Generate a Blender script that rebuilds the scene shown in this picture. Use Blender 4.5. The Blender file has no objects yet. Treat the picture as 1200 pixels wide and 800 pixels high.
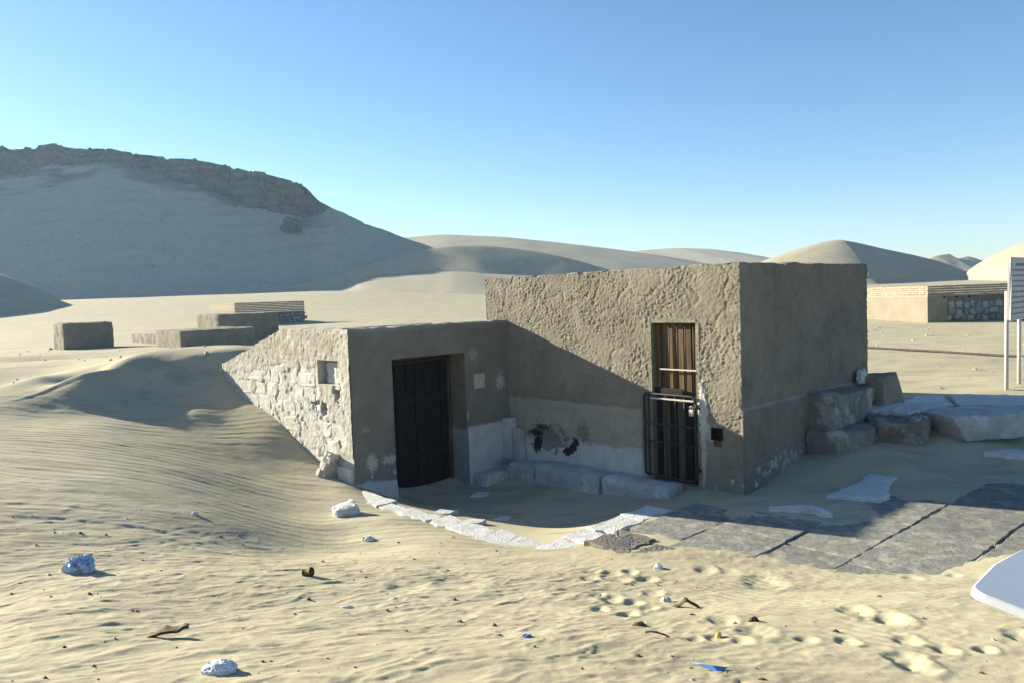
import bpy, bmesh, math, random
import numpy as np
from math import sin, cos, tan, radians, pi, sqrt, atan2, exp
from mathutils import Vector, Matrix

SC = bpy.context.scene
COL = SC.collection

# ------------------------------------------------------------------ camera
cam_d = bpy.data.cameras.new('camera')
cam_d.sensor_fit = 'HORIZONTAL'; cam_d.sensor_width = 36.0
cam_d.lens = 36.0 * 882.6 / 1200.0
cam_d.clip_start = 0.05; cam_d.clip_end = 6000.0
cam = bpy.data.objects.new('camera', cam_d); COL.objects.link(cam)
PITCH, ROLL = 0.0582, 0.0351
cam.matrix_world = (Matrix.Translation((0, 0, 0)) @ Matrix.Rotation(pi/2 - PITCH, 4, 'X') @ Matrix.Rotation(-ROLL, 4, 'Z'))
SC.camera = cam

# ------------------------------------------------------------------ sky, sun, exposure
SUN_EL = radians(18.0)
SUN_TRAVEL = Vector((0.866*cos(SUN_EL), -0.500*cos(SUN_EL), -sin(SUN_EL))).normalized()
TO_SUN = -SUN_TRAVEL
world = bpy.data.worlds.new('World'); SC.world = world; world.use_nodes = True
wn = world.node_tree.nodes; wl = world.node_tree.links
bgn = wn['Background']
sky = wn.new('ShaderNodeTexSky'); sky.sky_type = 'NISHITA'; sky.sun_disc = False
sky.sun_elevation = SUN_EL
sky.sun_rotation = atan2(TO_SUN.x, TO_SUN.y)
sky.altitude = 50.0; sky.air_density = 1.0; sky.dust_density = 0.15; sky.ozone_density = 4.0
hsv = wn.new('ShaderNodeHueSaturation'); hsv.inputs['Saturation'].default_value = 1.06      # film stock renders the clear sky a deeper blue
tint = wn.new('ShaderNodeMix'); tint.data_type = 'RGBA'; tint.blend_type = 'MULTIPLY'; tint.inputs[0].default_value = 1.0; tint.inputs[7].default_value = (1.02, 0.985, 0.985, 1.0)
wl.new(sky.outputs[0], hsv.inputs['Color']); wl.new(hsv.outputs[0], tint.inputs[6]); wl.new(tint.outputs[2], bgn.inputs[0]); bgn.inputs[1].default_value = 0.061
sun_d = bpy.data.lights.new('sun', 'SUN'); sun_d.energy = 5.0; sun_d.angle = radians(0.5)
sun_d.color = (1.0, 0.925, 0.735)
sun = bpy.data.objects.new('sun', sun_d); COL.objects.link(sun)
sun.rotation_euler = SUN_TRAVEL.to_track_quat('-Z', 'Y').to_euler()
sun.location = (-60, 40, 60)
SC.view_settings.view_transform = 'Standard'; SC.view_settings.look = 'None'
SC.view_settings.gamma = 1.0; SC.view_settings.use_curve_mapping = False
SC.view_settings.exposure = 1.68
SC.render.engine = 'CYCLES'
SC.cycles.max_bounces = 6; SC.cycles.diffuse_bounces = 3; SC.cycles.volume_bounces = 1

# ------------------------------------------------------------------ noise
def _h(ix, iy, seed):
    n = (ix.astype(np.int64)*374761393 + iy.astype(np.int64)*668265263 + seed*1274126177) & 0xffffffff
    n = ((n ^ (n >> 13)) * 1274126177) & 0xffffffff
    n = ((n ^ (n >> 16)) * 2246822519) & 0xffffffff
    return ((n ^ (n >> 15)) & 0xffff) / 65535.0
def noise(x, y, seed=0):
    """gradient noise, about -1..1"""
    x = np.asarray(x, float); y = np.asarray(y, float)
    ix = np.floor(x); iy = np.floor(y); fx = x-ix; fy = y-iy
    ux = fx*fx*fx*(fx*(fx*6-15)+10); uy = fy*fy*fy*(fy*(fy*6-15)+10)
    def g(dx, dy):
        an = _h(ix+dx, iy+dy, seed)*2*pi
        return np.cos(an)*(fx-dx) + np.sin(an)*(fy-dy)
    n0 = g(0,0)*(1-ux)+g(1,0)*ux; n1 = g(0,1)*(1-ux)+g(1,1)*ux
    return (n0*(1-uy)+n1*uy)*1.45
def fbm(x, y, seed=0, o=4):
    s = 0; am = 1.0; t = 0
    for i in range(o):
        s = s + am*noise(x*2**i, y*2**i, seed+17*i); t += am; am *= 0.5
    return s/t
def sstep(a_, b_, x):
    q = np.clip((np.asarray(x, float)-a_)/(b_-a_), 0, 1); return q*q*(3-2*q)
def blob(x, y, cx, cy, rx, ry, seed=0, rag=0.35, fr=1.0):
    """ragged patch mask 0..1"""
    d = np.sqrt(((x-cx)/rx)**2+((y-cy)/ry)**2) + rag*fbm(x*fr/max(rx, ry)*2.2, y*fr/max(rx, ry)*2.2, seed, 3)*1.3
    return 1-sstep(0.88, 1.0, d)

# ------------------------------------------------------------------ site frame: s along the sunlit front, t towards its back
TH = 0.7551
X0, Y0 = -0.0917, 13.226
AX = np.array([sin(TH), -cos(TH)]); BX = np.array([cos(TH), sin(TH)])
ROTZ = TH - pi/2
def W(s, t): return (X0+AX[0]*s+BX[0]*t, Y0+AX[1]*s+BX[1]*t)
def ST(x, y): return ((x-X0)*AX[0]+(y-Y0)*AX[1], (x-X0)*BX[0]+(y-Y0)*BX[1])
# ------------------------------------------------------------------ terrain height
CTL = [(-5.68,14.49,-1.120), (-5.07,13.85,-1.550), (-4.55,13.29,-1.780), (-3.99,12.70,-1.990), (-3.04,11.69,-2.530), (-2.42,11.03,-2.660), (-2.17,11.20,-2.860), (-1.84,11.58,-3.060), (-0.82,12.54,-3.120), (-1.60,12.35,-3.100), (-0.11,12.52,-3.060), (0.50,11.72,-3.050), (1.12,11.21,-3.020), (1.60,10.56,-2.950), (2.11,10.15,-2.850), (2.65,10.17,-2.740), (-0.58,11.12,-3.080), (0.31,10.17,-3.020), (1.07,9.65,-2.920), (-1.39,10.22,-2.860), (-0.63,9.42,-2.860), (0.13,8.76,-2.840), (0.98,8.88,-2.780), (-2.19,10.42,-2.720), (-1.54,9.66,-2.760), (-0.86,8.93,-2.760), (-0.17,8.21,-2.730), (0.67,8.04,-2.680), (1.36,8.62,-2.650), (3.06,9.88,-2.720), (3.57,10.36,-2.620), (3.99,10.75,-2.520), (3.62,9.58,-2.660), (4.62,9.97,-2.580), (5.02,11.44,-2.400), (6.26,12.75,-1.970), (5.88,11.70,-2.200), (5.85,10.71,-2.420), (7.04,10.32,-2.380), (8.37,9.93,-2.360), (1.39,7.95,-2.624), (2.15,8.41,-2.624), (2.54,7.55,-2.624), (3.49,7.72,-2.624), (4.05,7.14,-2.624), (4.82,8.49,-2.624), (4.82,7.30,-2.624), (6.11,9.27,-2.624), (1.31,8.91,-2.620), (2.61,8.70,-2.585), (3.30,8.37,-2.585), (3.92,8.45,-2.580), (5.09,9.35,-2.555), (6.40,10.24,-2.530), (7.44,10.90,-2.500), (8.22,10.31,-2.550), (6.54,8.20,-2.600), (0.70,7.46,-2.600), (1.27,7.28,-2.575), (1.93,6.93,-2.560), (2.57,6.53,-2.560), (3.27,6.42,-2.560), (3.86,6.41,-2.560), (4.48,6.73,-2.560), (5.16,6.87,-2.570), (5.03,9.97,-2.420), (6.35,10.75,-2.330), (7.68,11.36,-2.300), (5.03,10.83,-2.300), (6.99,14.00,-1.990), (8.17,13.84,-1.980), (8.85,13.36,-1.960), (8.32,15.94,-1.950), (10.08,16.14,-1.940), (12.04,21.20,-1.900), (11.82,14.85,-1.960), (9.22,12.47,-2.050), (-2.71,3.27,-1.620), (-2.37,3.32,-1.660), (-1.23,3.36,-1.720), (-0.06,3.39,-1.780), (1.15,3.46,-1.860), (2.38,3.49,-1.920), (3.01,3.50,-1.950), (-3.25,4.60,-1.860), (-2.27,4.77,-1.970), (-1.20,4.91,-2.070), (-0.06,4.98,-2.140), (1.09,4.98,-2.180), (2.20,4.88,-2.180), (3.25,4.75,-2.160), (-3.30,6.23,-2.120), (-2.35,6.58,-2.280), (-1.27,6.92,-2.440), (-0.40,7.06,-2.520), (1.31,5.98,-2.420), (2.30,5.84,-2.400), (3.23,5.70,-2.380), (3.94,5.31,-2.300), (0.00,0.00,-1.650), (-3.00,0.50,-1.500), (3.00,0.50,-1.750), (-8.00,3.00,-1.600), (8.00,3.00,-2.100), (-12.00,9.00,-1.300), (-1.67,9.26,-2.670), (-0.84,8.30,-2.660), (-5.53,13.46,-1.700), (-4.98,12.88,-1.920), (-4.44,12.30,-2.120), (-3.96,11.79,-2.340), (-3.48,11.28,-2.540), (-2.86,10.62,-2.680), (-6.11,12.91,-1.820), (-5.57,12.33,-1.980), (-5.02,11.75,-2.140), (-4.47,11.17,-2.300), (-3.92,10.58,-2.440), (-3.44,10.07,-2.550), (-2.89,9.49,-2.660), (-2.07,8.62,-2.750), (-6.57,11.94,-1.820), (-5.88,11.21,-1.940), (-5.20,10.48,-2.070), (-4.51,9.75,-2.180), (-3.83,9.02,-2.300), (-3.14,8.30,-2.420), (-2.39,7.49,-2.570), (-7.93,11.34,-1.680), (-6.90,10.25,-1.780), (-5.87,9.16,-1.900), (-4.85,8.06,-2.010), (-3.82,6.97,-2.140), (-9.39,9.97,-1.600), (-8.02,8.51,-1.680), (-6.65,7.06,-1.780), (-5.27,5.60,-1.900), (-3.90,4.15,-2.020), (-10.17,14.86,-1.440), (-8.27,14.20,-1.460), (-6.90,14.04,-1.520), (-6.16,13.44,-1.610), (-5.56,13.10,-1.690), (-7.87,12.74,-1.600), (-6.66,12.92,-1.670), (-7.51,13.44,-1.270), (-11.47,16.81,-1.150), (-8.96,14.30,-1.170), (-7.79,13.68,-1.100), (-7.45,14.55,-1.000), (-6.86,15.09,-0.930), (-6.29,15.38,-0.920), (-5.87,14.11,-1.430), (-5.59,13.82,-1.550), (-6.35,14.62,-1.080), (-6.52,13.63,-1.600), (-11.13,18.15,-1.120), (-14.92,21.91,-1.200), (-5.27,15.22,-0.970), (-4.59,16.55,-1.000), (-3.13,17.92,-1.100), (-17.58,28.70,-1.380), (-11.97,25.13,-1.300), (-21.14,31.07,-1.420), (-14.00,22.00,-1.400), (-8.00,22.00,-1.380), (-3.00,20.00,-1.350), (0.00,20.00,-1.400), (4.00,20.00,-1.700), (-20.00,20.00,-1.350), (-20.00,12.00,-1.200), (8.00,20.00,-1.880), (16.00,20.00,-1.900), (14.00,12.00,-2.000), (12.00,7.00,-2.300), (10.00,28.00,-1.850), (-10.00,28.00,-1.400), (0.00,28.00,-1.500), (-25.00,28.00,-1.400), (22.00,28.00,-1.850)]

_c = np.array(CTL); _n = len(_c)
def _phi(r2): return 0.5*r2*np.log(r2+1e-9)
_d2 = (_c[:,None,0]-_c[None,:,0])**2+(_c[:,None,1]-_c[None,:,1])**2
_A = np.zeros((_n+3, _n+3)); _A[:_n,:_n] = _phi(_d2)+np.eye(_n)*0.1
_A[:_n,_n] = 1; _A[:_n,_n+1:] = _c[:,:2]; _A[_n:,:_n] = _A[:_n,_n:].T
_w = np.linalg.solve(_A, np.concatenate([_c[:,2], np.zeros(3)]))
def tps(x, y):
    z = _w[_n]+_w[_n+1]*x+_w[_n+2]*y
    for i in range(_n): z = z+_w[i]*_phi((x-_c[i,0])**2+(y-_c[i,1])**2)
    return z
def zfar(x, y):
    yy = np.maximum(y, 20)
    side = sstep(-6, 12, x*26/yy)
    z = -1.4-0.45*side
    z = z+sstep(46, 175, y)*(4.3-1.9*sstep(-45, 5, x*160/yy))
    return z+0.10*fbm(x*0.06, y*0.06, 5, 3)*sstep(18, 50, np.hypot(x, y))
DENTS = [(2.049, 6.257, 0.191, 0.306, -0.25, 0.034), (2.242, 4.998, 0.113, 0.181, -0.25, 0.032), (2.296, 4.82, 0.164, 0.242, -0.25, 0.03), (2.343, 4.657, 0.105, 0.156, -0.25, 0.03), (2.004, 3.87, 0.105, 0.141, -0.25, 0.03), (1.992, 3.729, 0.101, 0.126, -0.25, 0.03), (1.676, 6.73, 0.107, 0.149, -0.25, 0.03), (1.863, 6.702, 0.137, 0.152, -0.25, 0.012), (1.283, 4.737, 0.097, 0.155, -0.25, 0.03), (1.39, 4.386, 0.109, 0.175, -0.25, 0.026), (1.127, 4.258, 0.068, 0.099, -0.25, 0.018), (0.993, 4.216, 0.048, 0.076, -0.25, 0.018), (1.241, 4.178, 0.066, 0.094, -0.25, 0.02), (0.636, 6.674, 0.091, 0.119, -0.25, 0.02), (0.805, 6.604, 0.105, 0.132, -0.25, 0.025), (0.977, 6.631, 0.075, 0.109, -0.25, 0.02), (0.59, 6.369, 0.079, 0.119, -0.25, 0.025), (0.822, 6.343, 0.115, 0.131, -0.25, 0.02), (1.086, 6.38, 0.101, 0.127, -0.25, 0.03), (0.593, 5.722, 0.065, 0.104, -0.25, 0.02), (0.682, 5.588, 0.089, 0.138, -0.25, 0.025), (0.829, 5.454, 0.074, 0.119, -0.25, 0.022), (1.048, 5.857, 0.093, 0.149, -0.25, 0.025), (0.549, 5.21, 0.065, 0.104, -0.25, 0.022), (0.72, 5.017, 0.074, 0.118, -0.25, 0.03), (0.906, 5.247, 0.071, 0.114, -0.25, 0.018), (1.637, 4.235, 0.067, 0.094, -0.25, 0.022), (1.85, 4.192, 0.066, 0.092, -0.25, 0.025), (2.204, 4.216, 0.076, 0.106, -0.25, 0.025), (2.317, 4.02, 0.064, 0.077, -0.25, 0.025), (2.526, 4.018, 0.059, 0.077, -0.25, 0.03), (3.392, 6.738, 0.076, 0.087, -0.25, 0.02), (3.431, 6.472, 0.088, 0.107, -0.25, 0.015), (3.823, 6.502, 0.052, 0.082, -0.25, 0.02), (2.884, 4.258, 0.087, 0.139, -0.25, 0.03), (-0.497, 6.147, 0.237, 0.379, -0.25, 0.02), (-0.907, 5.804, 0.171, 0.243, -0.25, 0.015)]

def base_height(x, y):
    x = np.asarray(x, float); y = np.asarray(y, float)
    dd = np.hypot(x, y-10)
    m = dd < 31
    z = zfar(x, y)
    k = sstep(17, 29, dd[m])
    z[m] = tps(x[m], y[m])*(1-k)+z[m]*k
    # slip face of the drift that curls round the end of the wing wall
    mx, my = x[m], y[m]
    ax_, ay_, bx_, by_ = -5.35, 15.05, -8.5, 13.0
    ux, uy = (bx_-ax_)/3.758, (by_-ay_)/3.758
    al = ((mx-ax_)*ux+(my-ay_)*uy)/3.758; dd2 = (mx-ax_)*(-uy)+(my-ay_)*ux
    dd2 = dd2+0.35*np.sin(al*3.0)
    env = sstep(-0.35, 0.05, al)*(1-sstep(0.45, 1.15, al))
    H = 0.12*env
    up = np.where(dd2 < 0, H*np.exp(-(dd2/1.5)**2), np.maximum(H-0.36*dd2, 0)-0.10*env*np.exp(-((dd2-1.25)/0.6)**2))
    z[m] = z[m]+up*(1-k)
    return z
def height(x, y, detail=True):
    x = np.asarray(x, float); y = np.asarray(y, float)
    shp = x.shape; x = x.ravel(); y = y.ravel()
    z = base_height(x, y)
    if detail:
        r = np.hypot(x, y)
        near = r < 40
        xn, yn, zn = x[near], y[near], z[near]
        s, t = ST(xn, yn)
        court = sstep(-0.2, 0.3, s)*(1-sstep(3.9, 4.4, s))*sstep(-3.6, -3.2, t)*(1-sstep(0, .4, t))
        lee = sstep(4.3, 4.8, s)*sstep(-2.6, -1.4, t)*(1-sstep(5, 6, t))     # sheltered sand beside the tall block
        calm = np.maximum(court, lee)
        # long drifts
        wx = xn+0.5*fbm(xn*0.5, yn*0.5, 3, 2); wy = yn+0.5*fbm(xn*0.5, yn*0.5, 4, 2)
        zn = zn+0.030*fbm(wx*0.45, wy*0.9, 11, 3)*(1-0.8*calm)
        # scoured hollows and thin tails in the foreground, drawn out along the wind
        fg = (1-sstep(6.2, 8.6, yn+0.15*xn))*(1-0.55*sstep(0.6, 2.2, xn+0.1*yn-0.4))*(1-calm)
        wu = 0.94*xn+0.34*yn; wv_ = -0.34*xn+0.94*yn
        k1 = fbm(xn*0.8, yn*0.8, 18, 2)
        wu2 = wu+0.22*fbm(xn*1.6, yn*1.6, 19, 3); wv2 = wv_+0.20*fbm(xn*1.8, yn*1.8, 20, 3)
        q = fbm(wu2*2.1, wv2*3.8, 21, 4)
        rd1 = np.clip(1-np.abs(fbm(wu2*1.3, wv2*3.1, 31, 3))*2.6, 0, 1)**1.5
        rd2 = np.clip(1-np.abs(fbm(wu2*3.4+2*k1, wv2*6.0, 33, 2))*2.2, 0, 1)
        zn = zn+fg*(0.009*q+0.008*rd1+0.0030*rd2*sstep(-0.5, 0.4, k1))
        zn = zn+(0.003+0.003*fg)*(1-0.8*calm)*fbm(wu2*6, wv2*11, 41, 3)
        zn = zn+(0.0010+0.0022*fg*sstep(-0.6, 0.3, fbm(xn*0.9, yn*1.6, 44, 2)))*(1-0.8*calm)*fbm(wu2*17, wv2*30, 43, 3)
        # crisp little crescents and ridges running up to the right
        du = 0.80*xn+0.60*yn; dv = -0.60*xn+0.80*yn
        du2 = du+0.10*fbm(xn*3, yn*3, 71, 2); dv2 = dv+0.10*fbm(xn*3, yn*3, 72, 2)
        cr = np.clip(1-np.abs(fbm(du2*1.6, dv2*4.2, 73, 3))*3.2, 0, 1)**2
        cr2 = np.clip(1-np.abs(fbm(du2*4.5, dv2*11.0, 74, 2))*2.4, 0, 1)
        zn = zn+fg*(0.0065*cr+0.0016*cr2*sstep(-0.4, 0.5, fbm(xn*1.3, yn*1.3, 75, 2))+0.0010*fbm(xn*34, yn*40, 76, 2))
        # wind ripples: broad on the left drift, finer on the right
        ph = yn*0.99-xn*0.06+0.34*fbm(xn*0.28, yn*0.28, 51, 2)+0.10*fbm(xn*1.1, yn*1.1, 52, 3)
        rightm = sstep(0.6, 2.0, xn)*(1-sstep(6.4, 7.2, yn))
        lam = 0.20
        wv = np.sin(2*pi*ph/lam+0.8*np.sin(2*pi*ph/lam))
        ph2 = ph*0.97+0.03*fbm(xn*3, yn*3, 55, 2)
        wv = 0.7*wv+0.45*np.sin(2*pi*ph2/0.125+0.6*np.sin(2*pi*ph2/0.125))*sstep(-0.2, 0.3, fbm(xn*0.9, yn*0.9, 56, 2))
        mask = (0.25+0.75*sstep(-0.35, 0.2, fbm(xn*0.6, yn*0.8, 61, 2)))*(1-0.97*calm)
        mask = mask*(0.12+0.88*sstep(6.6, 8.4, yn-0.1*xn))*(1-sstep(15, 19, r[near]))
        zn = zn+0.0048*wv*mask
        pr = 0.75*xn+0.62*yn+0.10*fbm(xn*1.1, yn*1.1, 53, 2)+0.02*fbm(xn*4, yn*4, 54, 2)
        zn = zn+0.0034*np.sin(2*pi*pr/0.098+0.7*np.sin(2*pi*pr/0.098))*rightm*(0.25+0.75*sstep(-0.2, 0.3, fbm(xn*0.9, yn*0.9, 62, 2)))*(1-calm)
        pv = sstep(4.9, 5.3, s)*sstep(-3.4, -3.0, t)*(1-sstep(2.6, 3.4, t))
        zn = zn+pv*(0.012*fbm(xn*2.2, yn*2.2, 64, 4)+0.005*fbm(xn*9, yn*9, 65, 3)-0.004)
        # footprints and hollows
        for (cx, cy, rx, ry, rot, dep) in DENTS:
            cc, ss = cos(rot), sin(rot)
            u = ((xn-cx)*cc+(yn-cy)*ss)/rx; v = (-(xn-cx)*ss+(yn-cy)*cc)/ry
            sel = (np.abs(u) < 2.2) & (np.abs(v) < 2.2)
            d = np.sqrt(u[sel]**2+v[sel]**2)+0.22*fbm(xn[sel]*7+cx*9, yn[sel]*9, 63, 2)
            zn[sel] += -0.82*dep*(1-sstep(0.30, 1.10, d))+dep*0.20*np.exp(-((d-1.30)/0.26)**2)*sstep(-0.9, 0.9, u[sel])
        # keep the sand out of the rooms
        inr = (s > -2.3) & (s < -0.46) & (t > -3.0) & (t < 0.0)
        zn = np.where(inr, np.minimum(zn, -3.14), zn)
        inw = (s > -4.5) & (s < -0.1) & (t > -3.08) & (t < -2.9)
        inb = (s > -0.3) & (s < 4.4) & (t > 0.1) & (t < 3.9)
        zn = np.where(inb, np.minimum(zn, -2.95), zn)
        z[near] = zn
    return z.reshape(shp)
def gz(x, y): return float(height(np.array([x]), np.array([y]))[0])
# ------------------------------------------------------------------ helpers
def tag(o, label=None, cat=None, group=None, kind=None):
    if label: o['label'] = label
    if cat: o['category'] = cat
    if group: o['group'] = group
    if kind: o['kind'] = kind
    return o
def empty(name, loc, rz=0.0):
    o = bpy.data.objects.new(name, None); COL.objects.link(o)
    o.location = loc; o.rotation_euler = (0, 0, rz); o.empty_display_size = 0.2
    return o
def mesh_obj(name, verts, faces, mat, parent=None, smooth=False, col=None, off=(0, 0, 0), origin=None):
    """off is subtracted from the vertices; origin moves a top-level mesh's origin to its base"""
    V = np.asarray(verts, float)
    if origin is not None: off = origin
    V = V-np.asarray(off, float)
    me = bpy.data.meshes.new(name)
    if isinstance(faces, np.ndarray):
        n = len(faces); k = faces.shape[1]
        me.vertices.add(len(V)); me.vertices.foreach_set('co', V.astype(np.float32).ravel())
        me.loops.add(n*k); me.loops.foreach_set('vertex_index', faces.astype(np.int32).ravel())
        me.polygons.add(n); me.polygons.foreach_set('loop_start', np.arange(0, n*k, k, dtype=np.int32))
        me.polygons.foreach_set('loop_total', np.full(n, k, dtype=np.int32))
        me.update(calc_edges=True); me.validate()
    else:
        me.from_pydata([tuple(v) for v in V], [], [tuple(f) for f in faces]); me.update()
    if smooth: me.polygons.foreach_set('use_smooth', np.ones(len(me.polygons), bool))
    if col is not None:
        at = me.attributes.new('Col', 'FLOAT_COLOR', 'POINT')
        c4 = np.ones((len(V), 4), np.float32); c4[:, :3] = np.clip(np.asarray(col)*ALB, 0, 1)
        at.data.foreach_set('color', c4.ravel())
    me.materials.append(mat)
    o = bpy.data.objects.new(name, me); COL.objects.link(o)
    if parent: o.parent = parent
    if origin is not None: o.location = origin
    return o
def grid_faces(nr, nc, keep=None):
    i = np.arange(nr*nc).reshape(nr, nc)
    q = np.stack([i[:-1,:-1], i[:-1,1:], i[1:,1:], i[1:,:-1]], -1)
    if keep is not None: q = q[keep]
    return q.reshape(-1, 4)
class MB:
    """collects simple shapes into one mesh"""
    def __init__(self): self.v = []; self.f = []
    def add(self, v, f):
        n = len(self.v); self.v += [tuple(q) for q in v]; self.f += [tuple(i+n for i in q) for q in f]; return self
    def box(self, x0, x1, y0, y1, z0, z1, j=0.0, rnd=random):
        v = [(x+rnd.uniform(-j, j), y+rnd.uniform(-j, j), z+rnd.uniform(-j, j)) for z in (z0, z1) for y in (y0, y1) for x in (x0, x1)]
        return self.add(v, [(0,2,3,1), (4,5,7,6), (0,1,5,4), (2,6,7,3), (0,4,6,2), (1,3,7,5)])
    def bbox(self, x0, x1, y0, y1, z0, z1, bv=0.006):
        """box with chamfered edges"""
        V = []; F = []
        bm = bmesh.new(); bmesh.ops.create_cube(bm, size=1)
        for v in bm.verts: v.co = Vector(((x0+x1)/2+v.co.x*(x1-x0), (y0+y1)/2+v.co.y*(y1-y0), (z0+z1)/2+v.co.z*(z1-z0)))
        bmesh.ops.bevel(bm, geom=bm.edges[:], offset=bv, segments=1, affect='EDGES', clamp_overlap=True)
        bm.verts.index_update()
        V = [tuple(v.co) for v in bm.verts]; F = [tuple(v.index for v in f.verts) for f in bm.faces]; bm.free()
        return self.add(V, F)
    def tube(self, pts, r, n=8, closed=False):
        P = [Vector(p) for p in pts]; N = len(P); V = []; F = []
        up = Vector((0, 0, 1))
        for i, p in enumerate(P):
            if closed: d = (P[(i+1) % N]-P[i-1])
            else: d = P[min(i+1, N-1)]-P[max(i-1, 0)]
            d.normalize()
            u = d.cross(up)
            if u.length < 0.05: u = d.cross(Vector((0, 1, 0)))
            u.normalize(); w = d.cross(u)
            rr = r[i] if isinstance(r, (list, tuple)) else r
            for k in range(n):
                an = 2*pi*k/n; V.append(p+u*cos(an)*rr+w*sin(an)*rr)
        for i in range(N if closed else N-1):
            j = (i+1) % N
            for k in range(n):
                F.append((i*n+k, i*n+(k+1) % n, j*n+(k+1) % n, j*n+k))
        if not closed: F += [tuple(range(n-1, -1, -1)), tuple((N-1)*n+k for k in range(n))]
        return self.add(V, F)
    def build(self, name, mat, parent=None, smooth=False, off=(0, 0, 0), origin=None):
        o = mesh_obj(name, self.v, self.f, mat, parent, smooth, None, off, origin)
        bm = bmesh.new(); bm.from_mesh(o.data); bmesh.ops.recalc_face_normals(bm, faces=bm.faces[:]); bm.to_mesh(o.data); bm.free()
        return o

# ------------------------------------------------------------------ materials
ALB = 0.76      # the site's stone and sand are dull: one reflectance level for all colours below
def kc(c, f=1.0): return tuple(q*ALB*f for q in c)
def nmat(name, rough=0.95, spec=0.15):
    m = bpy.data.materials.new(name); m.use_nodes = True
    nt = m.node_tree; b = nt.nodes['Principled BSDF']
    b.inputs['Roughness'].default_value = rough; b.inputs['Specular IOR Level'].default_value = spec
    return m, nt, b
def N(nt, typ, **kw):
    n = nt.nodes.new(typ)
    for k, v in kw.items():
        if k in n.inputs.keys(): n.inputs[k].default_value = v
        else: setattr(n, k, v)
    return n
def ramp(nt, fac, stops):
    r = nt.nodes.new('ShaderNodeValToRGB'); e = r.color_ramp.elements
    while len(e) < len(stops): e.new(0.5)
    for q, (p, c) in zip(e, stops): q.position = p; q.color = (*c, 1) if len(c) == 3 else c
    nt.links.new(fac, r.inputs[0]); return r
def tex(nt, vec, scale, detail=4, rough=0.55, typ='ShaderNodeTexNoise'):
    t = nt.nodes.new(typ); t.inputs['Scale'].default_value = scale
    if typ == 'ShaderNodeTexNoise': t.inputs['Detail'].default_value = detail; t.inputs['Roughness'].default_value = rough
    nt.links.new(vec, t.inputs['Vector']); return t
def mixc(nt, fac, a_, b_, mode='MIX'):
    m = nt.nodes.new('ShaderNodeMix'); m.data_type = 'RGBA'; m.blend_type = mode
    L = nt.links
    if isinstance(fac, (int, float)): m.inputs['Factor'].default_value = fac
    else: L.new(fac, m.inputs['Factor'])
    for q, s in ((a_, 'A'), (b_, 'B')):
        s_ = [i for i in m.inputs if i.name == s and i.type == 'RGBA'][0]
        if isinstance(q, (tuple, list)): s_.default_value = (*q, 1) if len(q) == 3 else q
        else: L.new(q, s_)
    return [o for o in m.outputs if o.type == 'RGBA'][0]
def bump(nt, b, h, strength, dist, prev=None):
    n = nt.nodes.new('ShaderNodeBump'); n.inputs['Strength'].default_value = strength; n.inputs['Distance'].default_value = dist
    nt.links.new(h, n.inputs['Height'])
    if prev: nt.links.new(prev.outputs[0], n.inputs['Normal'])
    nt.links.new(n.outputs[0], b.inputs['Normal']); return n
def pos(nt, obj=True):
    return nt.nodes.new('ShaderNodeTexCoord').outputs['Object'] if obj else nt.nodes.new('ShaderNodeNewGeometry').outputs['Position']

def sand_mat(name, c1, c2, speck=0.35, grain=0.5, gravel=True):
    m, nt, b = nmat(name, 0.97, 0.08); P = pos(nt, False)
    t1 = tex(nt, P, 0.35, 5); c = ramp(nt, t1.outputs[0], [(0.35, kc(c1)), (0.68, kc(c2))]).outputs[0]
    t2 = tex(nt, P, 95, 3, 0.7)
    c = mixc(nt, speck, c, ramp(nt, t2.outputs[0], [(0.3, (0.45, 0.43, 0.40)), (0.5, (1, 1, 1)), (0.75, (1.0, 0.98, 0.94))]).outputs[0], 'MULTIPLY')
    if gravel:
        mp = N(nt, 'ShaderNodeMapping'); mp.inputs['Scale'].default_value = (0.8, 1.9, 1.0); mp.inputs['Rotation'].default_value = (0, 0, 0.35); nt.links.new(P, mp.inputs[0])
        t7 = tex(nt, mp.outputs[0], 1.1, 7, 0.68); t8 = tex(nt, P, 55, 4, 0.75)
        c = mixc(nt, ramp(nt, t7.outputs[0], [(0.49, (0,0,0)), (0.60, (0.62,)*3)]).outputs[0], c, ramp(nt, t8.outputs[0], [(0.35, kc((0.25, 0.225, 0.165))), (0.62, kc((0.46, 0.405, 0.285)))]).outputs[0])
        # dark lag gravel lying in thin scatters on the plain
        t3 = tex(nt, P, 3.2, 6, 0.75); t4 = tex(nt, P, 0.09, 3)
        g = N(nt, 'ShaderNodeMath', operation='MULTIPLY')
        nt.links.new(ramp(nt, t3.outputs[0], [(0.56, (0,0,0)), (0.70, (1,1,1))]).outputs[0], g.inputs[0])
        nt.links.new(ramp(nt, t4.outputs[0], [(0.45, (0,0,0)), (0.62, (0.7,0.7,0.7))]).outputs[0], g.inputs[1])
        c = mixc(nt, g.outputs[0], c, kc((0.30, 0.25, 0.18)))
    nt.links.new(c, b.inputs['Base Color'])
    t5 = tex(nt, P, 260, 2, 0.7); t6 = tex(nt, P, 30, 4, 0.6)
    k = bump(nt, b, t6.outputs[0], grain*0.35, 0.012); bump(nt, b, t5.outputs[0], grain, 0.0025, k)
    return m
M_SAND = sand_mat('sand', (0.53, 0.463, 0.312), (0.60, 0.53, 0.372))
M_DUNE = sand_mat('dune_sand', (0.43, 0.38, 0.275), (0.49, 0.435, 0.32), 0.2, 0.3)

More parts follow.
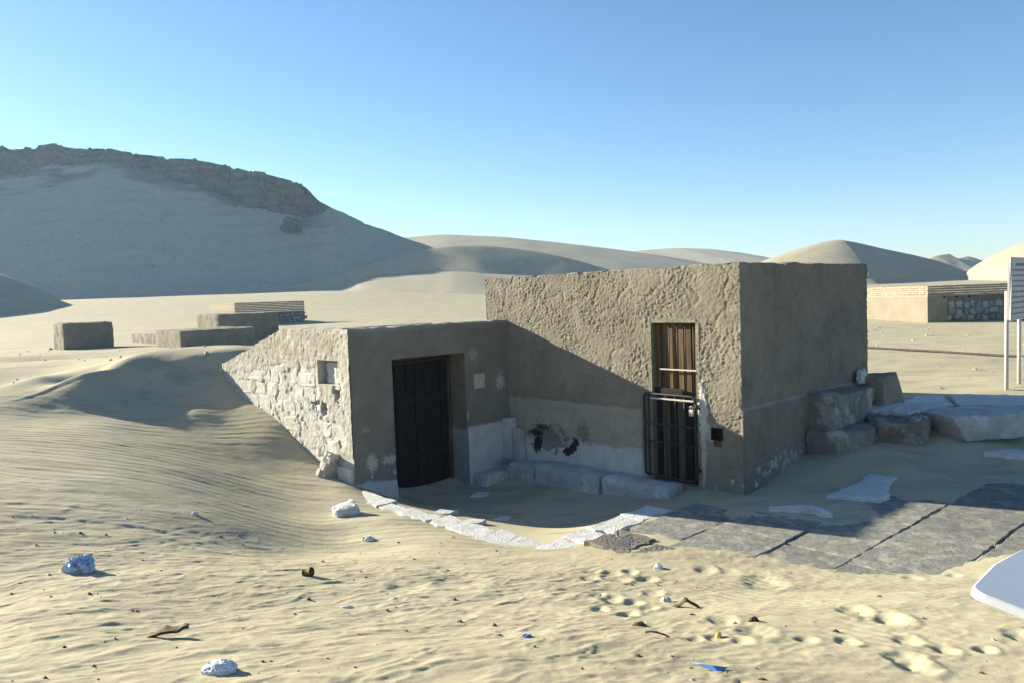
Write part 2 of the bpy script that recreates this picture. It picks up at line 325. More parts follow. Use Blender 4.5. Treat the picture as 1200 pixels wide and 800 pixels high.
def col_mat(name, var=0.25, sc=9.0, bs=0.5, bd=0.006, fine=70, rough=0.93, spec=0.12):
    """masonry whose colour comes from its own Col attribute, mottled"""
    m, nt, b = nmat(name, rough, spec); P = pos(nt)
    at = nt.nodes.new('ShaderNodeAttribute'); at.attribute_name = 'Col'
    t1 = tex(nt, P, sc, 6, 0.65); t2 = tex(nt, P, fine, 3, 0.7)
    c = mixc(nt, 1.0, at.outputs['Color'], ramp(nt, t1.outputs[0], [(0.28, (1-var,)*3), (0.72, (1+var*0.4,)*3)]).outputs[0], 'MULTIPLY')
    c = mixc(nt, 0.5, c, ramp(nt, t2.outputs[0], [(0.3, (0.62, 0.61, 0.6)), (0.6, (1.05, 1.05, 1.05))]).outputs[0], 'MULTIPLY')
    nt.links.new(c, b.inputs['Base Color'])
    k = bump(nt, b, t1.outputs[0], bs*0.6, bd*3); bump(nt, b, t2.outputs[0], bs, bd, k)
    return m
M_STUCCO = col_mat('stucco', 0.22, 5.0, 0.5, 0.006, 60)
M_HILL = col_mat('hill_rock_and_sand', 0.14, 0.30, 0.5, 0.15, 1.6)
def rock_mat(name, c1, c2, c3=None, sc=5.0, bs=0.7, bd=0.012, rough=0.92, spec=0.15, rnd=0.12, gain=1.0):
    m, nt, b = nmat(name, rough, spec); P = pos(nt)
    t1 = tex(nt, P, sc, 7, 0.65); c = ramp(nt, t1.outputs[0], [(0.32, kc(c1, gain)), (0.66, kc(c2, gain))]).outputs[0]
    t2 = tex(nt, P, sc*9, 4, 0.7)
    c = mixc(nt, 0.6, c, ramp(nt, t2.outputs[0], [(0.3, (0.6, 0.58, 0.55)), (0.58, (1.04,)*3)]).outputs[0], 'MULTIPLY')
    if c3:
        t3 = tex(nt, P, sc*0.6, 5, 0.6)
        c = mixc(nt, ramp(nt, t3.outputs[0], [(0.52, (0,0,0)), (0.62, (1,1,1))]).outputs[0], c, kc(c3, gain))
    oi = nt.nodes.new('ShaderNodeObjectInfo')
    c = mixc(nt, 1.0, c, ramp(nt, oi.outputs['Random'], [(0, (1-rnd,)*3), (1, (1+rnd*0.5,)*3)]).outputs[0], 'MULTIPLY')
    nt.links.new(c, b.inputs['Base Color'])
    k = bump(nt, b, t1.outputs[0], bs, bd*2); bump(nt, b, t2.outputs[0], bs, bd, k)
    return m
M_LIME = rock_mat('pale_limestone', (0.50, 0.45, 0.36), (0.68, 0.64, 0.54))
M_WHITE = rock_mat('white_limestone', (0.66, 0.65, 0.61), (0.80, 0.79, 0.76), None, 4.0, 0.8, 0.014, gain=1.04)
M_WALLSTONE = rock_mat('whitewashed_masonry', (0.58, 0.54, 0.45), (0.78, 0.75, 0.67), (0.62, 0.58, 0.49), 6.0, 0.8, 0.012, rnd=0.10, gain=1.12)
M_GREYROCK = rock_mat('weathered_block', (0.27, 0.24, 0.195), (0.46, 0.425, 0.36), (0.60, 0.575, 0.52), 5.0, 0.9, 0.03)
M_BLOCK = rock_mat('rendered_block', (0.27, 0.235, 0.175), (0.38, 0.34, 0.26), None, 2.5, 0.8, 0.02)
M_DARKROCK = rock_mat('dark_boulder', (0.09, 0.08, 0.07), (0.18, 0.16, 0.135), None, 0.5, 0.8, 0.2)
M_BENCH = rock_mat('stained_limestone', (0.52, 0.50, 0.45), (0.76, 0.74, 0.69), (0.80, 0.79, 0.76), 3.5, 0.9, 0.015, rnd=0.1)
M_PAVE = rock_mat('grey_paving', (0.24, 0.235, 0.21), (0.40, 0.39, 0.35), (0.47, 0.43, 0.34), 9.0, 1.0, 0.014, rnd=0.15)
M_PEBBLE_CONC = rock_mat('pebbly_concrete', (0.20, 0.18, 0.14), (0.36, 0.33, 0.27), None, 22, 0.9, 0.01)
M_RUBBLE = rock_mat('rubble_stone', (0.32, 0.31, 0.275), (0.48, 0.47, 0.43), None, 3, rnd=0.3)
M_MORTAR = rock_mat('rubble_mortar', (0.17, 0.16, 0.14), (0.26, 0.245, 0.215), None, 3)
M_RENDER = rock_mat('cream_render', (0.31, 0.27, 0.20), (0.37, 0.325, 0.25), None, 1.5, 0.4)
M_BRICK = rock_mat('brick', (0.34, 0.26, 0.19), (0.50, 0.41, 0.31), None, 6)
def wood_mat(name, c1, c2, axis='Z', sc=1.0):
    m, nt, b = nmat(name, 0.75, 0.25); P = pos(nt)
    mp = N(nt, 'ShaderNodeMapping'); mp.inputs['Scale'].default_value = (28, 28, 1.6) if axis == 'Z' else (1.6, 28, 28)
    nt.links.new(P, mp.inputs[0]); oi = nt.nodes.new('ShaderNodeObjectInfo')
    ad = N(nt, 'ShaderNodeVectorMath', operation='ADD'); nt.links.new(mp.outputs[0], ad.inputs[0])
    cm = nt.nodes.new('ShaderNodeCombineXYZ')
    mu = N(nt, 'ShaderNodeMath', operation='MULTIPLY'); mu.inputs[1].default_value = 40
    nt.links.new(oi.outputs['Random'], mu.inputs[0]); nt.links.new(mu.outputs[0], cm.inputs[2]); nt.links.new(cm.outputs[0], ad.inputs[1])
    t = tex(nt, ad.outputs[0], sc, 6, 0.65); c = ramp(nt, t.outputs[0], [(0.3, kc(c1, 1.1)), (0.7, kc(c2, 1.1))]).outputs[0]
    c = mixc(nt, 1.0, c, ramp(nt, oi.outputs['Random'], [(0, (0.7,)*3), (1, (1.15,)*3)]).outputs[0], 'MULTIPLY')
    nt.links.new(c, b.inputs['Base Color']); bump(nt, b, t.outputs[0], 0.5, 0.004)
    return m
M_WOOD = wood_mat('golden_planks', (0.045, 0.028, 0.014), (0.24, 0.145, 0.058))
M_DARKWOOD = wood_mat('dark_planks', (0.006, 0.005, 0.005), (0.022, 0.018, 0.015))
M_MIDWOOD = wood_mat('brown_wood', (0.07, 0.05, 0.03), (0.16, 0.115, 0.07))
M_IRON, _nt, _b = nmat('black_iron', 0.6, 0.4); _P = pos(_nt)
_t = tex(_nt, _P, 30, 4); _nt.links.new(ramp(_nt, _t.outputs[0], [(0.35, (0.012, 0.012, 0.013)), (0.75, (0.05, 0.04, 0.032))]).outputs[0], _b.inputs['Base Color'])
def plain(name, c1, c2, sc=20, rough=0.6, spec=0.3, trans=0.0, bs=0.2, bd=0.004):
    m, nt, b = nmat(name, rough, spec); P = pos(nt); t = tex(nt, P, sc, 4)
    nt.links.new(ramp(nt, t.outputs[0], [(0.35, kc(c1)), (0.65, kc(c2))]).outputs[0], b.inputs['Base Color'])
    if trans: b.inputs['Transmission Weight'].default_value = trans
    bump(nt, b, t.outputs[0], bs, bd); return m
M_BLUEBAG = plain('blue_plastic', (0.24, 0.40, 0.62), (0.62, 0.74, 0.84), 16, 0.35, 0.5)
M_WHITEBAG = plain('white_plastic', (0.70, 0.72, 0.76), (0.84, 0.85, 0.87), 12, 0.4, 0.4)
M_PAPERBLUE = plain('blue_print', (0.10, 0.25, 0.60), (0.16, 0.34, 0.70), 8, 0.5)
M_RUST = plain('rusty_tin', (0.10, 0.05, 0.03), (0.20, 0.11, 0.06), 40, 0.8)
M_BARK = plain('dry_bark', (0.05, 0.035, 0.022), (0.16, 0.105, 0.06), 26, 0.85)
M_YELLOW = plain('yellow_paper', (0.7, 0.5, 0.12), (0.82, 0.68, 0.3), 20, 0.7)
M_PANEL = plain('white_enamel', (0.74, 0.755, 0.77), (0.80, 0.81, 0.82), 1.5, 0.35, 0.4, bs=0.03)
M_POST = plain('painted_post', (0.66, 0.58, 0.52), (0.74, 0.68, 0.62), 12, 0.5)
M_SIGN = plain('faded_sign_face', (0.46, 0.48, 0.48), (0.54, 0.56, 0.56), 3, 0.6)
M_INK = plain('faded_lettering', (0.14, 0.16, 0.19), (0.2, 0.22, 0.25), 20, 0.7)
M_BLACKHOLE = plain('near_black_box', (0.012, 0.011, 0.01), (0.03, 0.026, 0.022), 30, 0.9)
M_CABLE = plain('dark_pipe', (0.05, 0.045, 0.04), (0.1, 0.09, 0.075), 10, 0.7)

# ------------------------------------------------------------------ ground sheet
def axis_lines(lo, hi, step, far_lo, far_hi, g=1.075):
    core = list(np.arange(lo, hi+step*0.5, step))
    up = []; d = step; q = core[-1]
    while q < far_hi: d *= g; q += d; up.append(q)
    dn = []; d = step; q = core[0]
    while q > far_lo: d *= g; q -= d; dn.append(q)
    return np.array(dn[::-1]+core+up)
def densify(q, lo, hi):
    o = []
    for a_, b_ in zip(q[:-1], q[1:]):
        o.append(a_)
        if lo < a_ and b_ < hi: o.append((a_+b_)/2)
    return np.array(o+[q[-1]])
gx = densify(axis_lines(-8.2, 6.2, 0.026, -640, 640), -3.9, 3.6); gy = densify(axis_lines(2.9, 13.4, 0.026, -250, 720), 2.9, 6.6)
GX, GY = np.meshgrid(gx, gy)
GZ = height(GX, GY)
ground = mesh_obj('ground', np.stack([GX, GY, GZ], -1).reshape(-1, 3), grid_faces(len(gy), len(gx)), M_SAND, smooth=True)
tag(ground, 'wind-rippled pale sand drifting over the whole site', kind='structure')

# ------------------------------------------------------------------ dunes and hill
def resample(P, n, sm=2):
    P = np.array(P, float); d = np.concatenate([[0], np.cumsum(np.linalg.norm(np.diff(P[:, :2], axis=0), axis=1))])
    q = np.linspace(0, d[-1], n); R = np.stack([np.interp(q, d, P[:, i]) for i in range(3)], 1)
    for _ in range(sm): R[1:-1] = (R[:-2]+2*R[1:-1]+R[2:])/4
    return R
def dune(label, crest, da, ta, db, tb, seed, n=150, rnd_a=0.6, rnd_b=3.0, amp=0.5, sm=6, mat=None):
    """crest swept down both flanks: direction da at slope ta, direction db at slope tb"""
    C = resample(crest, n, sm)
    da = np.array(da, float); da /= np.linalg.norm(da); db = np.array(db, float); db /= np.linalg.norm(db)
    H = max(C[:, 2])+5
    wa = np.linspace(0, 1, 42)**1.5*H/ta*1.15; wb = np.linspace(0, 1, 42)**1.5*H/tb*1.15
    rows = []
    for w in wb[:0:-1]: rows.append((w, db, tb, rnd_b))
    rows.append((0, da, ta, rnd_a))
    for w in wa[1:]: rows.append((w, da, ta, rnd_a))
    V = []
    for w, dr, tt, rr in rows:
        x = C[:, 0]+dr[0]*w; y = C[:, 1]+dr[1]*w
        z = C[:, 2]-tt*w*w/(w+rr)
        g = zfar(x, y)
        hh = z-g
        z = np.where(hh < 1.5, g+np.where(hh < -1.0, hh*0.8, 1.5*((hh+1.0)/2.5)**2*1.0-0.25), z)     # concave foot
        z = z+amp*fbm(x*0.05, y*0.05, seed, 4)*min(1, w/12)+0.10*amp*fbm(x*0.35, y*0.35, seed+3, 3)
        V.append(np.stack([x, y, z], 1))
    V = np.array(V).reshape(-1, 3)
    o = mesh_obj('dune', V, grid_faces(len(rows), n), mat or M_DUNE, smooth=True)
    bm = bmesh.new(); bm.from_mesh(o.data); bmesh.ops.recalc_face_normals(bm, faces=bm.faces[:]); bm.to_mesh(o.data); bm.free()
    return tag(o, label, kind='structure')
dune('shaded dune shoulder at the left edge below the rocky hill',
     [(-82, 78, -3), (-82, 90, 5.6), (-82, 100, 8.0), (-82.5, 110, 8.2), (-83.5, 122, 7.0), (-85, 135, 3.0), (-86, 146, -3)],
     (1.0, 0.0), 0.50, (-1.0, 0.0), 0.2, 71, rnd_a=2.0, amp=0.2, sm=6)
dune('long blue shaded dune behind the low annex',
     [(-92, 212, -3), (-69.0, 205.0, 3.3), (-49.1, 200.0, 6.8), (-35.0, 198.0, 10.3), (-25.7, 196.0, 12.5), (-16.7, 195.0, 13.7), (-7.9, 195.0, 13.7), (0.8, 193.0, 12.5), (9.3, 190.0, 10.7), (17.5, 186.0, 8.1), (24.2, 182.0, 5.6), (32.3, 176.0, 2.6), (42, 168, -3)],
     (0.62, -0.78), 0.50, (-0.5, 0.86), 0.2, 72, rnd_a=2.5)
dune('broad sunlit dune on the skyline behind the shaded one',
     [(-110, 372, 8), (-67.5, 360.0, 26.1), (-50.9, 360.0, 30.0), (-30.6, 360.0, 30.9), (-2.3, 350.0, 27.9), (21.0, 345.0, 24.3), (39.8, 340.0, 21.0), (58.0, 335.0, 17.8), (75.7, 330.0, 13.9), (92.8, 325.0, 9.1), (115, 318, -1)],
     (0.1, -1.0), 0.14, (0.3, 1), 0.3, 73, rnd_a=4)
dune('farthest pale dune in the middle of the skyline',
     [(20, 500, 12), (58.3, 500.0, 22.5), (83.8, 500.0, 27.8), (109.2, 500.0, 28.6), (131.7, 500.0, 27.3), (154.2, 500.0, 23.7), (171.0, 500.0, 16.9), (210, 500, 4)],
     (0.0, -1.0), 0.12, (0.3, 1), 0.3, 74, rnd_a=6)
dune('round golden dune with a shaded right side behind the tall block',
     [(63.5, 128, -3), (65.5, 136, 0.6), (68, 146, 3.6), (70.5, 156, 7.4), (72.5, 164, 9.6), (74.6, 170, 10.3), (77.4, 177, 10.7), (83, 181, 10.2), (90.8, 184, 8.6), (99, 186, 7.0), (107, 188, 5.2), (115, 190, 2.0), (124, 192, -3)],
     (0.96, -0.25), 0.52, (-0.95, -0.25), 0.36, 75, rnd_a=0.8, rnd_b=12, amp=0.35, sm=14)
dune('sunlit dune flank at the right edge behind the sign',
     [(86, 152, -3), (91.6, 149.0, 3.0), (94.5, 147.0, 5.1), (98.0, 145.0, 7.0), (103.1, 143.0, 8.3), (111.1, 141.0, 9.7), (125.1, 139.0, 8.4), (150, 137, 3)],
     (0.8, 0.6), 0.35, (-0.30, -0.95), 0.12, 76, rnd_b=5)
dune('small grey far ridge between the two right dunes',
     [(205, 425, -2), (229.1, 420.0, 10.6), (237.1, 420.0, 14.6), (244.3, 420.0, 15.6), (248.1, 420.0, 12.6), (255.2, 420.0, 13.8), (262.3, 420.0, 11.4), (280, 420.0, 8), (310, 415, 2)],
     (0.25, -0.97), 0.55, (-0.3, 1), 0.5, 77, amp=1.6, sm=0, mat=M_BLOCK)

RIDGE = [(-290, 262, 58), (-250, 262, 58), (-211, 262, 57.3), (-190.6, 262, 58.3), (-173, 262, 57.7), (-161.5, 262.0, 57.0), (-154.1, 262.0, 57.2), (-142.8, 260.0, 55.4), (-133.1, 258.0, 54.9), (-121.7, 255.0, 52.0), (-110.5, 252.0, 49.9), (-98.5, 250.0, 48.0), (-89.5, 248.0, 45.7), (-80.7, 246.0, 42.9), (-74.9, 245.0, 41.7), (-67.9, 244.0, 39.7), (-63.6, 243.0, 37.0), (-59.5, 242.0, 32.6), (-55.3, 241.0, 29.9), (-47.0, 239.0, 26.0), (-38.8, 237.0, 22.0), (-30.6, 235.0, 18.9), (-23.9, 233.0, 16.2), (-19.4, 232.0, 14.2), (-13.5, 230.0, 10.0), (-4, 227, 2), (8, 223, -4)]
def build_hill():
    n = 520
    C = resample(RIDGE, n, 1)
    u = np.linspace(0, 1, n); X = C[:, 0]
    zs = resample(RIDGE, n, 60)[:, 2]
    C[:, 2] += 0.8*fbm(X*0.12, X*0, 80, 5)+0.7*np.round(2.0*noise(X*0.08, X*0+4, 81))*(1-sstep(-70, -40, X))+0.5*np.round(1.5*noise(X*0.3, X*0+7, 79))*(1-sstep(-60, -30, X))
    cliff = 8.0+4.5*np.exp(-((X+80)/24)**2)+2.0*np.exp(-((X+190)/30)**2)-3.0*np.exp(-((X+130)/22)**2)
    cliff = cliff*(0.06+0.94*(1-sstep(-66, -55, X)))
    nr = 230
    rows = []
    nd = np.array([0.30, -0.954])
    kk = np.linspace(0, 1, nr)
    V = np.zeros((nr, n, 3)); CO = np.zeros((nr, n, 3))
    for i, k in enumerate(kk):
        if k < 0.05:                      # far side, out of sight
            w = -(0.05-k)/0.05*150; x = C[:, 0]+nd[0]*w; y = C[:, 1]+nd[1]*w; z = C[:, 2]+w*0.45
            rock = np.ones(n)
        elif k < 0.34:                    # rock face
            q = (k-0.05)/0.29
            ledge = q*0.7+0.3*(np.floor(q*5)+sstep(0.55, 1, q*5 % 1))/5
            out = q*3.0+1.0*(np.floor(q*4)/4)
            fis = np.abs(fbm(X*0.16+0.5*noise(X*0.5, X*0+q*2, 84), X*0+q*0.6, 82, 3))
            fis = np.clip(1-fis*6, 0, 1)
            x = C[:, 0]+nd[0]*out; bulge = 2.2*fbm(X*0.13, X*0+q*2.6, 83, 4)+0.8*np.round(2*noise(X*0.22, X*0+np.floor(q*4), 97))-3.0*fis*sstep(0, .15, q)
            bulge = bulge*np.clip(cliff/6, 0.1, 1)*sstep(0, 0.1, q)
            y = C[:, 1]+nd[1]*(out+bulge); z = C[:, 2]-cliff*ledge
            rock = np.ones(n)-0.25*fis
        else:                             # talus of sand and stones
            q = (k-0.34)/0.66; w = 4.0+q**1.25*150
            x = C[:, 0]+nd[0]*w; y = C[:, 1]+nd[1]*w
            dr = w-4.0
            g = zfar(x, y)
            lam_ = sstep(2, 14, dr); top = (C[:, 2]*(1-lam_)+zs*lam_)-cliff
            z = top-0.72*dr*dr/(dr+4)
            hh = z-g
            z = np.where(hh < 7, g-1.2+8.2*np.exp((hh-7)/8.2), z)
            z = z-0.9*sstep(0.78, 0.98, q)
            big = fbm(x*0.028, y*0.028, 86, 3)
            z = z+0.5*big*sstep(0, 20, dr)*(1-sstep(70, 110, dr))
            outc = sstep(0.05, 0.4, fbm(x*0.05, z*0.22, 87, 3)+0.66-dr/26-0.35*np.exp(-((X+88)/35)**2))*(1-sstep(-70, -50, X))
            z = z+outc*(1.1*np.round(3*noise(x*0.03, z*0.45, 88))/3+0.5*fbm(x*0.3, z*0.6, 89, 3))
            z = z+0.12*fbm(x*0.25, y*0.25, 90, 4)*(1-sstep(60, 110, dr))
            rock = np.clip(outc*0.8, 0, 1)
        V[i] = np.stack([x, y, z], 1)
        v = 1+0.45*fbm(x*0.10, z*0.9, 91, 4)
        st = 0.5+0.5*np.sin(z*2.1+2.5*fbm(x*0.04, z*0.1, 92, 2))
        crack = np.clip(1-np.abs(fbm(x*0.20+0.6*noise(x*0.6, z*0.5, 93), z*0.05, 94, 2))*9, 0, 1)*(k < 0.34)
        streak = sstep(0.10, 0.45, fbm(x*0.045+0.02*z, z*0.55, 95, 4))*(k >= 0.34)*(1-sstep(0.35, 0.8, (k-0.34)/0.66))
        spots = sstep(0.42, 0.55, fbm(x*0.35, z*0.7, 96, 3))*(k >= 0.34)*(1-sstep(0.5, 0.9, (k-0.34)/0.66))
        rc = np.outer(v*(0.78+0.3*st)*(1-0.8*crack), np.array([0.155, 0.14, 0.118])); sc = np.outer(1+0.10*(v-1), np.array([0.47, 0.425, 0.335]))
        rock = np.clip(rock+0.22*streak+0.5*spots, 0, 1)
        CO[i] = rc*rock[:, None]+sc*(1-rock[:, None])
    o = mesh_obj('hill', V.reshape(-1, 3), grid_faces(nr, n), M_HILL, smooth=False, col=CO.reshape(-1, 3))
    bm = bmesh.new(); bm.from_mesh(o.data); bmesh.ops.recalc_face_normals(bm, faces=bm.faces[:]); bm.to_mesh(o.data); bm.free()
    o.data.polygons.foreach_set('use_smooth', np.ones(len(o.data.polygons), bool))
    tag(o, 'flat topped rocky hill in shade on the left', kind='structure')
    return V
HILLV = build_hill()
# ------------------------------------------------------------------ masonry helpers
def lines(lo, hi, step, snaps=()):
    q = list(np.linspace(lo, hi, max(2, int(round((hi-lo)/step))+1)))
    for s in snaps:
        q = [v for v in q if abs(v-s) > step*0.55 or v in (lo, hi)]+[s]
    return sorted(set(q))
def wall_sheet(cols, zrows, ztop, disp, colour, holes, inward, zin, mat, name, parent, off, smooth=True):
    """cols: list of (s, t, ns, nt, face, u). Vertical sheet pushed out by disp, with a real top and openings."""
    S = np.array([c[0] for c in cols]); T = np.array([c[1] for c in cols]); NS = np.array([c[2] for c in cols]); NT = np.array([c[3] for c in cols])
    Fc = np.array([c[4] for c in cols]); U = np.array([c[5] for c in cols])
    zr = np.array(zrows); nr = len(zr); nc = len(cols)
    zt = ztop(Fc, U)
    Z = np.minimum(zr[:, None], zt[None, :]); UU = np.repeat(U[None, :], nr, 0); FF = np.repeat(Fc[None, :], nr, 0)
    D = disp(FF, UU, Z); CO = colour(FF, UU, Z)
    px = S[None, :]+NS[None, :]*D; py = T[None, :]+NT[None, :]*D
    keep = ~((Z[1:, :-1]-Z[:-1, :-1] < 1e-6) & (Z[1:, 1:]-Z[:-1, 1:] < 1e-6))
    um = 0.5*(U[:-1]+U[1:]); zm = 0.5*(zr[:-1]+zr[1:])
    for (fc, u0, u1, z0, z1) in holes:
        keep &= ~((((Fc[:-1] == fc) | (Fc[1:] == fc)) & (um > u0) & (um < u1))[None, :] & ((zm > z0) & (zm < z1))[:, None])
    V = [np.stack([px, py, Z], -1)]; CL = [CO]
    for (inw, dz) in ((0.02, 0.008), (inward*0.5, 0.016), (inward, 0.0), (inward+0.005, zin)):   # the top of the wall and its inner face
        dd = D[-1]-inw
        zz = zt+dz+(0.008*noise(U*6, U*0+inw*9, 7) if dz > 0 else 0)
        V.append(np.stack([S+NS*dd, T+NT*dd, zz], -1)[None]); CL.append(CO[-1:]*1.12)
    V = np.concatenate(V, 0); CL = np.concatenate(CL, 0)
    keep = np.concatenate([keep, np.ones((4, nc-1), bool)], 0)
    f = grid_faces(nr+4, nc, keep)
    return mesh_obj(name, V.reshape(-1, 3), f, mat, parent, smooth, CL.reshape(-1, 3), off)
def block_mesh(sx, sy, sz, n, seed, amp=0.03, rnd=0.12, taper=0.0, cuts=0):
    """rough block centred in x,y with its base at z=0"""
    ax = max(sx, sy, sz); cnt = [max(2, int(round(n*q/ax))) for q in (sx, sy, sz)]
    V = []; F = []; idx = {}
    def vid(i, j, k):
        if (i, j, k) not in idx:
            idx[(i, j, k)] = len(V); V.append((i/cnt[0]-0.5, j/cnt[1]-0.5, k/cnt[2]-0.5))
        return idx[(i, j, k)]
    for d in range(3):
        o1, o2 = [(1, 2), (2, 0), (0, 1)][d]
        for side in (0, cnt[d]):
            for p in range(cnt[o1]):
                for q in range(cnt[o2]):
                    c = []
                    for dp, dq in ((0, 0), (1, 0), (1, 1), (0, 1)):
                        e = [0, 0, 0]; e[d] = side; e[o1] = p+dp; e[o2] = q+dq; c.append(vid(*e))
                    F.append(tuple(c) if side else tuple(c[::-1]))
    P = np.array(V)*np.array([sx, sy, sz])
    r = rnd*min(sx, sy, sz)
    inner = np.clip(P, -np.array([sx, sy, sz])/2+r, np.array([sx, sy, sz])/2-r)
    d = P-inner; ln = np.linalg.norm(d, axis=1, keepdims=True); nrm = d/np.maximum(ln, 1e-6)
    P = inner+nrm*np.minimum(ln, r)
    f1 = 1.6/ax*2; q = seed*3.7
    nz = fbm(P[:, 0]*f1*1.3+P[:, 2]*f1*0.9+q, P[:, 1]*f1*1.3-P[:, 2]*f1*1.1+q, seed, 3)
    n2 = fbm(P[:, 0]*f1*4+P[:, 2]*f1*3.1+q, P[:, 1]*f1*4-P[:, 2]*f1*2.7, seed+5, 3)
    P = P+nrm*(amp*nz+amp*0.6*n2)[:, None]
    rg = random.Random(seed)
    for _ in range(cuts):            # knock corners off along flat breaks
        d = Vector((rg.choice((-1, 1))*rg.uniform(0.3, 1), rg.choice((-1, 1))*rg.uniform(0.3, 1), rg.uniform(-0.2, 1))).normalized(); d = np.array(d)
        lim = np.abs(d*np.array([sx, sy, sz])/2).sum()*rg.uniform(0.66, 0.88); ex = P@d-lim
        P = P-np.clip(ex, 0, None)[:, None]*d*0.96
    if taper:
        k = (P[:, 2]/sz+0.5)[:, None]; P[:, :2] *= (1-taper)+taper*k
    P[:, 2] += sz/2
    return P, F
def rough_block(name, sx, sy, sz, loc, rz, mat, seed, parent=None, amp=0.03, n=7, rnd=0.12, tilt=(0, 0), taper=0.0, smooth=True, cuts=0):
    P, F = block_mesh(sx, sy, sz, n, seed, amp, rnd, taper, cuts)
    o = mesh_obj(name, P, F, mat, parent, False)
    o.location = loc; o.rotation_euler = (tilt[0], tilt[1], rz)
    if smooth:
        o.data.polygons.foreach_set('use_smooth', np.ones(len(o.data.polygons), bool))
        o.data.set_sharp_from_angle(angle=radians(24))
    return o
def face_stone(rng, w, h, proud, jit=0.012):
    """stone seen in a wall: outline in x,z, proud towards -y; about 24 triangles"""
    c = min(w, h)*0.16
    o = [(-w/2+c, -h/2), (w/2-c, -h/2), (w/2, -h/2+c), (w/2, h/2-c), (w/2-c, h/2), (-w/2+c, h/2), (-w/2, h/2-c), (-w/2, -h/2+c)]
    o = [(x+rng.uniform(-jit, jit), z+rng.uniform(-jit, jit)) for x, z in o]
    V = [(x, 0.03, z) for x, z in o]+[(x, -proud*0.55, z) for x, z in o]+[(x*0.86, -proud+rng.uniform(-jit, jit)*0.5, z*0.84) for x, z in o]+[(rng.uniform(-.2, .2)*w, -proud*rng.uniform(0.85, 1.3), rng.uniform(-.2, .2)*h)]
    F = []
    for i in range(8):
        j = (i+1) % 8
        F += [(i, j, 8+j, 8+i), (8+i, 8+j, 16+j, 16+i), (16+i, 16+j, 24)]
    return V, F

# ------------------------------------------------------------------ tall block
ZB = 0.356; L2 = 4.547; DL = 0.513; WD = 4.12; ZST = -1.588
zr0 = -2.72
tall = empty('plastered_building', (X0, Y0, zr0), ROTZ)
tag(tall, 'tall box-shaped plastered building with a barred plank door on its sunlit front', 'building')
TOFF = (0, 0, zr0)
DOOR = (3.096, 3.852, -2.78, -0.44); SOCK = (4.085, 4.235, -2.03, -1.88)
cols = []
fu = lines(-DL, L2, 0.0145, (DOOR[0], DOOR[1], SOCK[0], SOCK[1]))
for u in fu[:-1]: cols.append((u, 0, 0, -1, 0, u))
cols.append((L2, 0, 0.7, -0.7, 1, 0.0))
for u in lines(0, WD, 0.024)[1:]: cols.append((L2, u, 1, 0, 1, u))
cols.append((L2-0.01, WD, 0.7, 0.7, 2, 0.0))
for u in lines(0, L2+DL, 0.5)[1:-1]: cols.append((L2-u, WD, 0, 1, 2, u))
cols.append((-DL, WD, -0.7, 0.7, 3, 0.0))
for u in lines(0, WD, 0.4)[1:-1]: cols.append((-DL, WD-u, -1, 0, 3, u))
cols.append((-DL, 0, -0.7, -0.7, 3, WD))
cols.append((-DL+0.001, 0, 0, -1, 0, -DL))
zrows = lines(-3.3, ZB, 0.0155, (DOOR[3], DOOR[2], SOCK[2], SOCK[3], ZST))
def tall_panel(F, U, Z):
    e = 0.03*fbm(U*4, Z*4, 101, 3)
    return (F == 0)*sstep(-0.02, 0.02, U-0.03+e)*(1-sstep(2.86, 2.90, U+e*0.5))*(1-sstep(-1.735, -1.70, Z+e))
def tall_disp(F, U, Z):
    fx = U+7*F
    wx = 1.3*(fx+0.03*noise(fx*7, Z*7, 102)); wz = 1.25*(Z+0.035*noise(fx*7+9, Z*7, 103))
    rd = 1-np.abs(noise(wx*11, wz*14, 104))*2; rd2 = noise(wx*21+5, wz*25, 105)
    pit = np.clip(noise(wx*17+3, wz*20, 98)-0.25, 0, 1)
    rough = 0.0022*rd+0.0042*rd2+0.0058*noise(wx*27, wz*30, 106)+0.003*noise(wx*14, wz*17, 99)-0.011*pit+0.0045*np.random.default_rng(4).uniform(-1, 1, fx.shape)
    amp = np.where(F == 0, 1.0, 1.25)*(0.55+0.8*sstep(-0.45, 0.45, fbm(fx*1.9, Z*1.9, 97, 3)))
    pan = tall_panel(F, U, Z); low = np.where(F == 0, 1-sstep(-2.35, -2.25, Z+0.1*noise(fx*3, Z*3, 107)), 0)*(U < 2.98)
    amp = amp*(1-0.85*pan)
    d = amp*rough+0.012*fbm(fx*0.9, Z*0.9, 108, 3)-0.008*np.clip(1-np.abs(fbm(fx*0.7+0.2*noise(fx*3, Z*3, 96), Z*0.5, 95, 3))*26, 0, 1)
    d = d-0.012*pan+0.006*pan*low
    d = d+np.where(F == 1, 0.055*(1-sstep(ZST-0.012, ZST+0.004, Z+0.02*noise(U*3, Z*0, 109))), 0)   # lower skirt on the right side
    # broken foot of the right side and chips at the front corner
    ch = np.where(F == 1, blob(U, Z, 0.75, -2.48, 0.5, 0.13, 110, 0.7, 2.5), 0)+np.where(F == 1, blob(U, Z, 1.25, -2.36, 0.32, 0.15, 111, 0.8, 2.5), 0)
    d = d-0.035*np.clip(ch, 0, 1)*(0.6+0.6*noise(U*9, Z*9, 112))
    cc = np.where((F == 1) & (U < 0.01), 0.035*np.clip(noise(Z*4, Z*0, 113)-0.1, 0, 1)+0.018*np.clip(noise(Z*15, Z*0, 114), 0, 1), 0)
    d = d-cc
    w = blob(U, Z, 3.94, -1.75, 0.075, 0.5, 115, 0.5, 3)*(F == 0)
    return d+0.012*w
